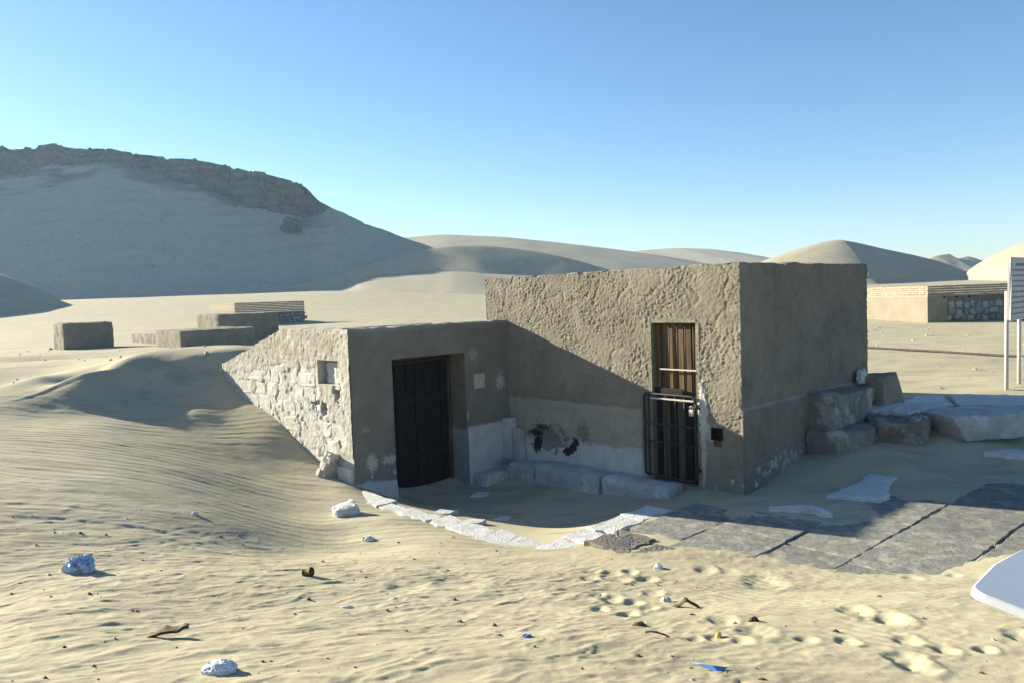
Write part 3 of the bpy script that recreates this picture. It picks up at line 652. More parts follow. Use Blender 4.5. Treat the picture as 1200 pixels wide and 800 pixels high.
def tall_col(F, U, Z):
    fx = U+7*F
    c = np.where((F == 1)[..., None], np.array([0.275, 0.245, 0.19]), np.array([0.345, 0.302, 0.228]))*(1+0.26*fbm(fx*1.3, Z*1.3, 120, 4)+0.14*fbm(fx*7, Z*0.7, 119, 3)*sstep(-1.4, 0.2, Z)+0.10*fbm(fx*9, Z*9, 118, 2))[..., None]  # right side: greyer plaster, made darker still to paint in its shade
    def put(mask, rgb): 
        nonlocal c
        m = np.clip(mask, 0, 1)[..., None]; c = c*(1-m)+np.array(rgb)*m
    pan = tall_panel(F, U, Z)
    put(pan, (0.50, 0.445, 0.345))
    low = pan*(1-sstep(-2.38, -2.28, Z+0.10*fbm(fx*2, Z*2, 121, 3)+0.07*(U < 1.9)))
    put(low*0.9, (0.76, 0.735, 0.66))
    f0 = (F == 0)
    put(f0*(U < 2.98)*(1-sstep(-2.5, -2.4, Z+0.06*fbm(fx*3, Z*3, 122, 3)))*(0.6+0.4*fbm(fx*3, Z*5, 133, 3)), (0.78, 0.765, 0.71))
    # soot and dark scuffs under the panel
    put(f0*blob(U, Z, 0.95, -2.38, 0.46, 0.20, 123, 0.8, 1.6)*0.72, (0.17, 0.165, 0.155))
    put(f0*blob(U, Z, 0.66, -2.30, 0.17, 0.055, 124, 0.5, 2)*0.93, (0.018, 0.018, 0.022))
    put(f0*blob(U, Z, 0.80, -2.20, 0.16, 0.05, 125, 0.6, 2)*0.85, (0.03, 0.03, 0.034))
    put(f0*blob(U-0.25*(Z+2.5), Z, 0.68, -2.50, 0.10, 0.17, 126, 0.5, 1.6)*0.95, (0.016, 0.016, 0.02))
    cres = blob(U-0.55*(Z+2.5), Z, 1.42, -2.46, 0.15, 0.17, 127, 0.35, 1.5)*(1-blob(U-0.5*(Z+2.5), Z, 1.27, -2.36, 0.15, 0.15, 128, 0.25, 1.5))
    put(f0*cres*0.96, (0.018, 0.018, 0.022))
    put(f0*blob(U, Z, 1.72, -2.2, 0.13, 0.16, 129, 0.9, 1.5)*0.5, (0.12, 0.115, 0.11))
    # pale repair beside the door and white chips at the foot
    put(f0*blob(U, Z, 3.935, -1.62, 0.085, 0.36, 130, 0.6, 3), (0.72, 0.70, 0.64))
    put(f0*blob(U, Z, 3.93, -2.3, 0.05, 0.45, 131, 0.4, 3)*0.8, (0.62, 0.60, 0.54))
    put(f0*blob(U, Z, 4.05, -1.95, 0.16, 0.12, 132, 0.6, 2)*0.8, (0.66, 0.64, 0.58))
    chip = sstep(0.22, 0.34, fbm(fx*6, Z*6, 134, 3)-0.12)*(1-sstep(-2.55, -2.35, Z-0.15*(F == 1)))*((F == 1)*(U < 1.7)+(f0 & (U > 4.1)))
    put(chip, (0.70, 0.69, 0.66))
    ch = blob(U, Z, 0.75, -2.48, 0.5, 0.13, 110, 0.7, 2.5)+blob(U, Z, 1.25, -2.36, 0.32, 0.15, 111, 0.8, 2.5)
    put((F == 1)*np.clip(ch, 0, 1)*0.75*sstep(-0.1, 0.3, noise(U*8, Z*8, 135)), (0.55, 0.54, 0.50))
    put((F == 1)*np.exp(-((Z-ZST-0.004)/0.012)**2)*0.7, (0.45, 0.44, 0.42))      # dust on the skirt's ledge
    put(f0*blob(U, Z, -0.16, 0.15, 0.10, 0.13, 136, 0.3)*0.6, (0.52, 0.48, 0.40))
    return c
def tall_top(F, U):
    return ZB-0.035*np.clip(fbm(U*2.2+F*5, U*0+3, 140, 4), -1, 1)-0.035*np.clip(noise(U*6+F*3, U*0, 141)-0.1, 0, 1)-0.018*np.clip(noise(U*17+F*3, U*0, 142), 0, 1)-0.012
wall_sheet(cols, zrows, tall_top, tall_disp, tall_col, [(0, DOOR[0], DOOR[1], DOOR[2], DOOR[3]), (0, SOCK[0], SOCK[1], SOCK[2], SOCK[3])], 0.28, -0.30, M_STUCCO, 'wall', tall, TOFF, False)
m = MB(); m.box(-DL+0.2, L2-0.2, 0.2, WD-0.2, ZB-0.25, ZB-0.10); m.build('roof', M_BLOCK, tall, off=TOFF)
# reveal of the door
m = MB()
d0, d1, dz0, dz1 = DOOR
m.box(d0-0.05, d0, -0.004, 0.16, dz0, dz1).box(d1, d1+0.05, -0.004, 0.16, dz0, dz1).box(d0, d1, -0.002, 0.16, dz1, dz1+0.05).box(d0, d1, -0.01, 0.16, dz0-0.1, dz0+0.04)
m.build('door_reveal', M_BLOCK, tall, off=TOFF)
# plank door
rng = random.Random(5)
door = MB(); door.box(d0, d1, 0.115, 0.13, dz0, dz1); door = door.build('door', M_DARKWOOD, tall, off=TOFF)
edges = [d0+0.004, d0+0.115, d0+0.245, d0+0.375, d0+0.50, d0+0.635, d1-0.03]
for i in range(6):
    q = MB(); y = 0.085+rng.uniform(-0.012, 0.008)
    q.bbox(edges[i]+0.004, edges[i+1]-0.005, y, y+0.03, -1.47, dz1-rng.uniform(0.0, 0.012), 0.004)
    q.build('plank', M_WOOD, door, off=TOFF)
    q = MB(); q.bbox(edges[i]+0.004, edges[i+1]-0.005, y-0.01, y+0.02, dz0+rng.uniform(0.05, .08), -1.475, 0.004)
    q.build('shade_toned_plank', M_MIDWOOD if i in (1, 3) else M_DARKWOOD, door, off=TOFF)  # darker boards paint in the shade over the door's lower half
q = MB(); q.bbox(d1-0.028, d1-0.002, 0.03, 0.10, dz0+.05, dz1-0.004, 0.004); q.build('door_post', M_WOOD, door, off=TOFF)
for x in (d0+0.13, d0+0.27, d0+0.41, d0+0.55, d0+0.68):
    q = MB(); q.tube([(x, 0.052, -1.46), (x+rng.uniform(-.006, .006), 0.052, -0.9), (x, 0.052, dz1-0.002)], 0.0085, 6); q.build('window_bar', M_IRON, door, True, off=TOFF)
q = MB(); q.bbox(d0+0.12, d1-0.01, 0.030, 0.042, -1.118, -1.096, 0.003); q.build('cross_bar', M_POST, door, off=TOFF)
q = MB(); q.bbox(d0+0.02, d0+0.50, 0.035, 0.062, -1.50, -1.38, 0.008); q.build('scorched_rail', M_DARKWOOD, door, off=TOFF)
# iron gate in front of the door
def rr_path(x0, x1, z0, z1, r, t, n=5):
    P = []
    for cx, cz, a0 in ((x1-r, z1-r, 0), (x0+r, z1-r, pi/2), (x0+r, z0+r, pi), (x1-r, z0+r, 1.5*pi)):
        for k in range(n+1):
            an = a0+pi/2*k/n; P.append((cx+r*cos(an), t, cz+r*sin(an)))
    return P
G0, G1, GZ0, GZ1, GT = 2.975, 3.845, -2.665, -1.465, -0.045
gate = MB(); gate.tube(rr_path(G0, G1, GZ0, GZ1, 0.06, GT), 0.017, 8, True)
gate = gate.build('gate', M_IRON, tall, True, off=TOFF)
for x in (3.055, 3.20, 3.36, 3.52, 3.67):
    q = MB(); r_ = 0.016 if x < 3.1 else 0.0105
    q.tube([(x, GT, GZ0+0.01), (x+rng.uniform(-.008, .008), GT, -2.1), (x, GT, GZ1-0.01)], r_, 6); q.build('bar', M_IRON, gate, True, off=TOFF)
for z, mt, x0_, r_ in ((-1.525, M_POST, 3.10, 0.012), (-1.90, M_IRON, G0, 0.012), (-2.16, M_IRON, G0, 0.010)):
    q = MB(); q.bbox(x0_+0.01, G1-0.01, GT-0.028, GT-0.012, z-r_, z+r_, 0.003); q.build('rail', mt, gate, off=TOFF)
q = MB(); q.bbox(3.775, 3.845, GT-0.055, GT-0.02, -1.73, -1.64, 0.008); q.tube([(3.79, GT-0.04, -1.645), (3.79, GT-0.04, -1.60), (3.81, GT-0.04, -1.585), (3.83, GT-0.04, -1.60), (3.83, GT-0.04, -1.645)], 0.007, 6)
q.build('padlock', M_POST, gate, off=TOFF)
for z in (-1.62, -2.50):
    q = MB(); q.tube([(G1+0.02, GT, z-0.05), (G1+0.02, GT, z+0.05)], 0.020, 7); q.box(G1+0.015, G1+0.06, GT, 0.02, z-0.015, z+0.015); q.build('hinge', M_IRON, gate, off=TOFF)
# socket hole right of the door, lined in near-black
m = MB(); s0, s1, z0, z1 = SOCK
m.box(s0-0.012, s0, -0.022, 0.10, z0-0.012, z1+0.012).box(s1, s1+0.012, -0.022, 0.10, z0-0.012, z1+0.012).box(s0, s1, -0.022, 0.10, z1, z1+0.012).box(s0, s1, -0.022, 0.10, z0-0.012, z0).box(s0, s1, 0.08, 0.10, z0, z1)
m.build('wall_socket_box', M_BLACKHOLE, tall, off=TOFF)
m = MB(); m.box(s0+0.03, s1-0.01, -0.015, 0.0, z0-0.10, z0-0.014, 0.004); m.build('socket_flap', M_RUST, tall, off=TOFF)

# ------------------------------------------------------------------ low annex
ZA = -0.395; T0 = -3.167; ZTIP = -1.08
annex = empty('low_annex', (X0, Y0, zr0), ROTZ)
tag(annex, 'low half-buried annex with a dark plank door and a whitewashed stone side wall', 'building')
AD = (-2.431, -0.973, -3.30, -0.885)
NI = (-0.95, -0.33, -1.235, -0.86)
cols = []
for u in lines(-2.82, T0, 0.06) if False else list(np.linspace(-2.80, T0, 7))[:-1]: cols.append((-4.62, u, -1, 0, 2, u))
cols.append((-4.62, T0, -0.7, -0.7, 0, -4.62))
for u in lines(-4.62, 0, 0.021, (NI[0], NI[1]))[1:-1]: cols.append((u, T0, 0, -1, 0, u))
cols.append((0, T0, 0.7, -0.7, 1, T0))
for u in lines(T0, 0, 0.022, (AD[0], AD[1]))[1:]: cols.append((0, u, 1, 0, 1, u))
zrows = lines(-3.4, ZA+0.03, 0.0205, (AD[3], AD[2], NI[2], NI[3]))
def side_plaster(U, Z):
    """where render still clings to the side wall"""
    e = 0.16*fbm(U*2.2, Z*3.2, 150, 4)
    a_ = sstep(-0.03, 0.03, Z-(-0.98+0.10*(U+2.0)*(U < -2.0)+e*1.1))            # upper coat
    b_ = sstep(-0.03, 0.03, U+0.33+1.6*e)*sstep(-2.35, -2.25, Z)                # strip by the corner
    c_ = blob(U, Z, -0.65, -1.45, 0.40, 0.38, 151, 0.5)
    d_ = sstep(0.14, 0.24, fbm(U*2.6+4, Z*3.4, 152, 4))*0.9
    return np.clip(np.maximum(np.maximum(a_, b_), np.maximum(c_*0.9, d_)), 0, 1)
def annex_top(F, U):
    z = np.where(F == 0, np.where(U > -2.1, ZA, ZA+(ZTIP-ZA)*(U+2.1)/(-4.62+2.1)), ZA)
    z = np.where(F == 2, ZTIP, z)
    return z-0.03*np.clip(fbm(U*1.8+F*4, U*0+1, 153, 4), -0.3, 1)-0.018*np.clip(noise(U*7, U*0+F, 154), 0, 1)
def annex_disp(F, U, Z):
    fx = U+5*F
    pl = np.where(F == 0, side_plaster(U, Z), 0)
    r0 = 0.010*fbm(fx*7, Z*7, 156, 4)+0.006*noise(fx*22, Z*22, 157)
    rp = 0.012*fbm(fx*8, Z*8, 158, 4)+0.008*(1-np.abs(noise(fx*16+.4*noise(fx*9, Z*9, 3), Z*13, 159))*2)+0.006*noise(fx*30, Z*30, 160)
    side = -0.005*(1-pl)+0.007*pl+r0*(1-pl)+rp*pl*0.8
    hole = blob(U, Z, -0.80, -1.62, 0.09, 0.10, 161, 0.5)+blob(U, Z, -0.40, -1.32, 0.10, 0.16, 162, 0.6)+blob(U, Z, -1.05, -1.55, 0.16, 0.035, 163, 0.5)
    side = side-0.06*np.clip(hole, 0, 1)
    front = 0.006*fbm(fx*1.2, Z*1.2, 164, 3)+0.0025*fbm(fx*12, Z*12, 165, 3)
    low = (F == 1)*(((U > -0.98)*(1-sstep(-2.16, -2.13, Z+0.01*noise(U*6, Z, 167))))+((U < -2.4)*(1-sstep(-2.74, -2.70, Z+0.10*(U+2.8)+0.04*noise(U*8, Z*4, 168)))))
    front = np.where(U < T0+1e-6, 0.020+0.5*r0, front)
    return np.where(F == 0, side, np.where(F == 1, front+0.018*low, r0))
def annex_col(F, U, Z):
    fx = U+5*F
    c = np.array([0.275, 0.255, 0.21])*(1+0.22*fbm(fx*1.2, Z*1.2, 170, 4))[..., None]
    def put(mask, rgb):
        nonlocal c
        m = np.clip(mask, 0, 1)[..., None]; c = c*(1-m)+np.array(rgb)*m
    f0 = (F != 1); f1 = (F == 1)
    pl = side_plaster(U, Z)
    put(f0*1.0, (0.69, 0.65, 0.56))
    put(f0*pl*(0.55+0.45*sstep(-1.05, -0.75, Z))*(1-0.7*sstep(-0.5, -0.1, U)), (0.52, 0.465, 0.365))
    put(f0*sstep(0.05, 0.35, fbm(U*3, Z*4, 171, 4))*0.5, (0.80, 0.76, 0.66))
    put(f0*(np.clip(blob(U, Z, -0.80, -1.62, 0.09, 0.10, 161, 0.5)+blob(U, Z, -0.40, -1.32, 0.10, 0.16, 162, 0.6), 0, 1))*0.6, (0.30, 0.26, 0.20))
    # door side
    put(f1*(U > -0.98)*(1-sstep(-2.16, -2.13, Z+0.01*noise(U*6, Z, 167))), (0.70, 0.69, 0.64))
    put(f1*(U < -2.4)*(1-sstep(-2.74, -2.70, Z+0.10*(U+2.8)+0.04*noise(U*8, Z*4, 168))), (0.66, 0.665, 0.66))
    put(f1*blob(U, Z, -2.86, -2.42, 0.09, 0.15, 172, 0.7, 1.6), (0.58, 0.56, 0.51))
    put(f1*blob(U, Z, -2.53, -2.42, 0.13, 0.07, 173, 0.7, 1.6), (0.58, 0.56, 0.51))
    put(f1*blob(U, Z, -2.46, -2.62, 0.04, 0.05, 174, 0.5, 1.6)*0.9, (0.58, 0.56, 0.51))
    put(f1*blob(U, Z, -2.87, -2.62, 0.03, 0.04, 175, 0.4, 1.6)*0.9, (0.55, 0.53, 0.48))
    put(f1*blob(U, Z, -2.96, -1.9, 0.09, 0.05, 176, 0.6)*0.7, (0.44, 0.40, 0.33))
    put(f1*blob(U, Z, -0.80, -0.92, 0.10, 0.12, 177, 0.6)*0.7, (0.46, 0.42, 0.34))
    put(f1*blob(U, Z, -0.20, -1.45, 0.10, 0.16, 178, 1.0, 2.2)*0.9, (0.60, 0.57, 0.5))
    put(f1*blob(U, Z, -0.96, -1.95, 0.04, 0.07, 179, 0.4)*0.9, (0.56, 0.54, 0.48))
    put(f1*sstep(-0.02, 0.05, Z-annex_top(F, U)+0.05)*0.5, (0.50, 0.47, 0.41))
    return c
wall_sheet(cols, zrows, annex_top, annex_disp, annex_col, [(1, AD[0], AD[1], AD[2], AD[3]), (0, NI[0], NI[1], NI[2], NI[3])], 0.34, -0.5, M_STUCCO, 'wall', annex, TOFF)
m = MB(); m.box(-2.3, -0.1, -3.0, -0.02, ZA-0.26, ZA-0.07, 0.01); m.build('roof', M_BLOCK, annex, off=TOFF)
m = MB(); m.box(-2.4, -2.1, -3.0, -0.02, -3.3, ZA-0.05); m.box(-4.6, -2.1, -2.83, -2.80, -3.3, -1.25); m.build('rear_wall', M_BLOCK, annex, off=TOFF)
# niche in the side wall
NT_ = T0+0.26
m = MB(); n0, n1, nz0, nz1 = NI
m.box(n0-0.06, n0, T0-0.01, NT_, nz0-0.05, nz1+0.05).box(n1, n1+0.06, T0+0.012, NT_, nz0-0.05, nz1+0.05).box(n0, n1, T0+0.005, NT_, nz1, nz1+0.06).box(n0, n1, T0+0.005, NT_, nz0-0.06, nz0).box(n0-.05, n1+.05, NT_, NT_+0.05, nz0-.05, nz1+.05)
m.build('niche', M_WALLSTONE, annex, off=TOFF)
P, F = block_mesh(0.36, 0.16, 0.34, 5, 33, 0.02, 0.1); P = P+np.array([-0.66, T0+0.17, nz0])
mesh_obj('niche_stone', P, F, M_WHITE, annex, False, None, TOFF)
P, F = block_mesh(0.20, 0.14, 0.10, 4, 35, 0.03, 0.2); P = P+np.array([-0.43, T0+0.10, nz0-0.01])
mesh_obj('niche_stone', P, F, M_WALLSTONE, annex, False, None, TOFF)
# exposed stones of the side wall, each its own piece
side = MB(); side.box(-4.55, -0.05, T0+0.10, T0+0.14, -3.3, -1.3)
side = side.build('side_core', M_BLOCK, annex, off=TOFF)
rng = random.Random(11)
zed = [-0.80, -1.06, -1.31, -1.55, -1.82, -2.08, -2.36, -2.68, -3.0]
for r in range(len(zed)-1):
    z1_, z0_ = zed[r], zed[r+1]; u = -4.55+rng.uniform(0, 0.3)
    while u < -0.10:
        w = rng.uniform(0.22, 0.62) if r < 6 else rng.uniform(0.5, 0.95)
        if u+w > -0.02: w = -0.02-u
        if w < 0.12: break
        uc, zc = u+w/2, (z0_+z1_)/2
        tp = float(annex_top(np.array([0]), np.array([u]))[0])
        innic = (u+w > NI[0]-0.03) and (u < NI[1]+0.03) and (z1_ > NI[2]-0.02) and (z0_ < NI[3]+0.02)
        if z1_+0.02 < tp and not innic and float(side_plaster(np.array([uc]), np.array([zc]))[0]) < 0.85:
            V, Fq = face_stone(rng, w-rng.uniform(0.02, 0.04), (z1_-z0_)-rng.uniform(0.018, 0.035), rng.uniform(-0.004, 0.004), 0.018)
            dzz = rng.uniform(-.022, .022); V = [(x+uc, y+T0, z+zc+dzz) for x, y, z in V]
            mesh_obj('stone', V, Fq, M_WALLSTONE, side, False, None, TOFF)
        u += w
# door recess
a0, a1, az0, az1 = AD; DEP = -0.45
def jamb(name, t, sgn):
    ss = np.linspace(0.0, DEP-0.1, 14); zz = np.linspace(az0-0.05, az1, 90)
    S_, Z_ = np.meshgrid(ss, zz)
    dd = 0.006*fbm(S_*5, Z_*5, 180, 3)
    dd[:, 0] = 0
    c = np.array([0.27, 0.24, 0.19])*(1+0.15*fbm(S_*3, Z_*2, 181, 3))[..., None]
    k = (1-sstep(-2.22, -2.16, Z_+0.02*noise(S_*9, Z_*9, 182)))[..., None]
    c = c*(1-k)+np.array([0.44, 0.44, 0.43])*k
    V = np.stack([S_, t+sgn*dd*0.5, Z_], -1).reshape(-1, 3)
    mesh_obj(name, V, grid_faces(len(zz), len(ss)), M_STUCCO, annex, True, c.reshape(-1, 3), TOFF)
jamb('jamb', a1+0.002, 1); jamb('jamb', a0-0.002, -1)
m = MB(); m.box(DEP-0.2, -0.004, a0-0.1, a1+0.1, az1+0.001, az1+0.12); m.build('lintel', M_BLOCK, annex, off=TOFF)
m = MB(); m.box(DEP-0.12, DEP-0.08, a0-0.1, a1+0.1, -3.4, az1+0.1); adoor = m.build('door', M_DARKWOOD, annex, off=TOFF)
rng = random.Random(9); t = a0-0.02; k = 0
while t < a1-0.09:
    w = rng.uniform(0.15, 0.21); w = min(w, a1-0.06-t); q = MB(); x = DEP-0.045+rng.uniform(-0.012, 0.012)
    if k == 6: x -= 0.03
    q.bbox(x, x+0.035, t+0.006, t+w-0.006, -3.28, az1-0.095-rng.uniform(0, .015), 0.005); q.build('plank', M_DARKWOOD, adoor, off=TOFF)
    t += w; k += 1
t = a0-0.02
while t < a1-0.09:
    w = rng.uniform(0.17, 0.22); w = min(w, a1-0.05-t); q = MB()
    q.bbox(DEP-0.06, DEP-0.03, t+0.006, t+w-0.006, az1-0.09, az1+0.0, 0.004); q.build('transom_plank', M_MIDWOOD, adoor, off=TOFF); t += w
q = MB(); q.tube([(DEP+0.03, a1-0.03, -3.2), (DEP+0.035, a1-0.036, -2.2), (DEP+0.03, a1-0.03, -1.3), (DEP+0.03, a1-0.035, az1-0.07)], 0.033, 8); q.build('door_post', M_MIDWOOD, adoor, True, off=TOFF)
q = MB(); q.tube([(DEP+0.02, a0, az1-0.115), (DEP+0.03, a1-0.3, az1-0.10), (DEP+0.03, a1-0.02, az1-0.07)], 0.018, 7); q.build('rail', M_MIDWOOD, adoor, True, off=TOFF)
for z in (-1.62, -2.55):
    q = MB(); q.bbox(DEP-0.008, DEP+0.022, a0, a1-0.10, z-0.05, z+0.05, 0.006); q.build('rail', M_DARKWOOD, adoor, off=TOFF)
q = MB(); q.bbox(0.002, 0.024, -0.80, -0.56, -1.51, -1.265, 0.005); q.build('wall_plaque', M_LIME, annex, off=TOFF)
q = MB(); q.tube([(0.02, -0.66, -1.40), (0.032, -0.66, -1.40)], 0.022, 10); q.build('plaque_boss', M_POST, annex, off=TOFF)
for (tt, zz, w_) in ((-2.8, -2.92, 0.72),):
    P, F = block_mesh(0.07, 0.70, 0.36, 6, 61, 0.02, 0.12); P = P+np.array([0.015, -2.80, -3.10]); mesh_obj('plinth_stone', P, F, M_WHITE, annex, False, None, TOFF)
P, F = block_mesh(0.40, 0.10, 0.40, 6, 62, 0.02, 0.12); P = P+np.array([-0.24, T0-0.005, -2.86]); mesh_obj('plinth_stone', P, F, M_WHITE, annex, False, None, TOFF)
# ------------------------------------------------------------------ court: bench, kerb, paving
def P3(s, t, z): x, y = W(s, t); return (x, y, z)
def st_block(name, s0, s1, t0, t1, z0, z1, mat, seed, parent, amp=0.02, n=7, rnd=0.10, tilt=(0, 0), rz=0.0, taper=0.0):
    """block given in site coordinates; parent sits at the site origin"""
    o = rough_block(name, s1-s0, t1-t0, z1-z0, (0, 0, 0), rz, mat, seed, parent, amp, n, rnd, tilt, taper)
    if parent is not None: o.location = ((s0+s1)/2, (t0+t1)/2, z0-parent.location.z)
    else:
        x, y = W((s0+s1)/2, (t0+t1)/2); o.location = (x, y, z0); o.rotation_euler = (tilt[0], tilt[1], ROTZ+rz)
    return o
bench = empty('stone_bench', (X0, Y0, -3.1), ROTZ)
tag(bench, 'low pale limestone bench along the foot of the shaded court wall', 'bench')
for i, (s0, s1, zt, fr) in enumerate([(0.36, 0.97, -2.80, -0.40), (1.00, 2.37, -2.735, -0.42), (2.40, 3.62, -2.72, -0.40)]):
    st_block('block', s0, s1, fr, -0.012, -3.28, zt, M_BENCH, 200+i, bench, 0.035, 16, 0.08)
st_block('block', 0.02, 0.36, -0.36, -0.02, -3.28, -2.90, M_BENCH, 205, bench, 0.03, 7, 0.2)
st_block('block', 0.012, 0.36, -0.90, -0.37, -3.3, -2.93, M_BENCH, 206, bench, 0.025, 7, 0.12)
o = st_block('pilaster_stone', 0.02, 0.20, -0.21, -0.015, -2.95, -2.08, M_BENCH, 207, None, 0.03, 8, 0.12); tag(o, 'upright pale stone wedged in the inner corner of the court', 'stone')
o = st_block('pilaster_stone', 0.22, 0.40, -0.15, -0.012, -2.9, -2.25, M_BENCH, 208, None, 0.03, 8, 0.12); tag(o, 'shorter pale upright stone right of the corner stone, above the bench', 'stone')
o = st_block('fallen_chip', 0.16, 0.40, -0.42, -0.24, -2.93, -2.78, M_GREYROCK, 209, None, 0.03, 5, 0.2, (0.2, 0.3), 0.5); tag(o, 'dark broken chip lying on the bench in the inner corner', 'stone')

def flag(name, poly, zt, th, mat, seed, parent=None, rag=0.02, zoff=0.0, sub=0.09, tiltz=None, uneven=0.004):
    """flagstone from an outline in site coordinates, ragged rim, chamfered, real thickness"""
    rng = random.Random(seed); P = []
    for i in range(len(poly)):
        p = np.array(poly[i], float); q = np.array(poly[(i+1) % len(poly)], float)
        n = max(1, int(np.linalg.norm(q-p)/sub))
        for k in range(n): P.append(p+(q-p)*k/n+(np.array([rng.uniform(-rag, rag), rng.uniform(-rag, rag)]) if True else 0))
    P = np.array(P); c = P.mean(0); n = len(P)
    tz = (lambda p: tiltz[0]*(p[0]-c[0])+tiltz[1]*(p[1]-c[1])) if tiltz else (lambda p: 0.0)
    V = [(p[0], p[1], zt-th+tz(p)) for p in P]+[(p[0], p[1], zt-0.012+tz(p)) for p in P]
    r2 = []
    for p in P:
        d = c-p; d = d/np.linalg.norm(d); r2.append(p+d*rng.uniform(0.008, 0.02))
    V += [(p[0], p[1], zt+tz(p)+rng.uniform(-uneven, uneven)) for p in r2]
    r3 = [c+(p-c)*0.5 for p in P]; V += [(p[0], p[1], zt+tz(p)+rng.uniform(-uneven, uneven)*1.4) for p in r3]
    V.append((c[0], c[1], zt+rng.uniform(-uneven, uneven)))
    F = []
    for i in range(n):
        j = (i+1) % n
        F += [(i, j, n+j, n+i), (n+i, n+j, 2*n+j, 2*n+i), (2*n+i, 2*n+j, 3*n+j, 3*n+i), (3*n+i, 3*n+j, 4*n)]
    F.append(tuple(range(n-1, -1, -1)))
    if parent is not None: return mesh_obj(name, V, F, mat, parent, False, None, (0, 0, parent.location.z))
    cz = zt-th; o = mesh_obj(name, V, F, mat, None, False, None, (c[0], c[1], cz))
    x, y = W(c[0], c[1]); o.location = (x, y, cz); o.rotation_euler = (0, 0, ROTZ); return o

kerb = empty('kerb', (X0, Y0, -2.75), ROTZ); tag(kerb, 'broken white limestone kerb round the sunken court', kind='structure')
rng = random.Random(21); s = 0.25; i = 0
while s < 3.95:
    w = rng.uniform(0.8, 1.35); w = min(w, 4.05-s)
    zt = -2.728+0.02*(s-0.3)/3.7+rng.uniform(-0.01, 0.006); t1 = -3.24+rng.uniform(-0.03, 0.05)
    t0_ = -3.52-0.10*sstep(2.2, 3.4, s)+rng.uniform(-0.05, 0.03)
    flag('stone', [(s+0.01, t0_), (s+w-0.01, t0_+rng.uniform(-.03, .03)), (s+w-0.015, t1), (s+0.01, t1+rng.uniform(-.04, .04))], zt, 0.24, M_WHITE, 300+i, kerb, 0.032, 0, 0.11, (rng.uniform(-.008, .008), rng.uniform(-.02, .02)), 0.002)
    s += w; i += 1
t = -3.56
while t < -2.0:
    w = rng.uniform(0.4, 0.62)
    zt = -2.66+0.025*(t+3.4)+rng.uniform(-0.006, 0.006)
    flag('stone', [(4.07, t+0.01), (4.42+rng.uniform(-.05, .03), t+0.01), (4.40+rng.uniform(-.05, .03), t+w-0.01), (4.08, t+w-0.01)], zt, 0.24, M_WHITE, 330+i, kerb, 0.032, 0, 0.11, (rng.uniform(-.015, .015), 0), 0.002)
    t += w; i += 1

pave = empty('pavement', (X0, Y0, -2.75), ROTZ); tag(pave, 'grey stone flag pavement partly covered by sand', kind='structure')
rng = random.Random(31); i = 0
rows = [(4.52, 5.20, [-2.42, -1.78, -1.12]), (5.215, 6.035, [-2.75, -1.75, -0.95]), (6.05, 6.725, [-2.9, -1.82, -0.42, 0.75]), (6.74, 7.55, [-3.1, -2.0, -0.55, 0.92, 2.15]), (7.565, 8.5, [-3.4, -1.5, 0.3, 2.1, 3.6]), (8.515, 9.5, [-3.2, -1.1, 0.7, 2.6, 4.0])]
dr = lambda s_, q: 0.09*(q+2)/3*float(sstep(6.1, 6.7, s_))
for (s0, s1, tt) in rows:
    for k in range(len(tt)-1):
        t0_, t1 = tt[k], tt[k+1]
        zt = -2.598+rng.uniform(-0.006, 0.006)
        flag('slab', [(s0+dr(s0, t0_), t0_+0.01), (s1+dr(s1, t0_), t0_+0.01+rng.uniform(-.04, .04)), (s1+dr(s1, t1), t1-0.01), (s0+dr(s0, t1), t1-0.01+rng.uniform(-.04, .04))], zt, 0.12, M_PAVE, 400+i, pave, 0.012, 0, 0.09, (rng.uniform(-.006, .006), rng.uniform(-.006, .006)), 0.0006)
        i += 1
def pebbly(poly, zt, seed):
    o = flag('pebbled_slab', poly, zt, 0.10, M_PEBBLE_CONC, seed, pave, 0.04, 0, 0.07)
    rg = random.Random(seed); m = MB(); P = np.array(poly); c = P.mean(0)
    for _ in range(420):
        w = np.array([rg.random()**0.6 for _ in range(len(poly))]); w /= w.sum(); p = (w[:, None]*P).sum(0); p = c+(p-c)*1.35
        r = rg.uniform(0.007, 0.014); z = zt+0.001
        m.add([(p[0]+r, p[1], z), (p[0], p[1]+r, z), (p[0]-r, p[1], z), (p[0], p[1]-r, z), (p[0]+r*.3, p[1]+r*.2, z+r*0.55)], [(0, 1, 4), (1, 2, 4), (2, 3, 4), (3, 0, 4)])
    q = m.build('surface_pebbles', M_RUBBLE, o, off=(0, 0, pave.location.z)); q['kind'] = 'stuff'
pebbly([(4.47, -3.12), (5.02, -3.2), (5.0, -2.62), (4.52, -2.55)], -2.590, 51)
pebbly([(5.06, -3.15), (5.55, -3.05), (5.50, -2.72), (5.08, -2.68)], -2.588, 52)

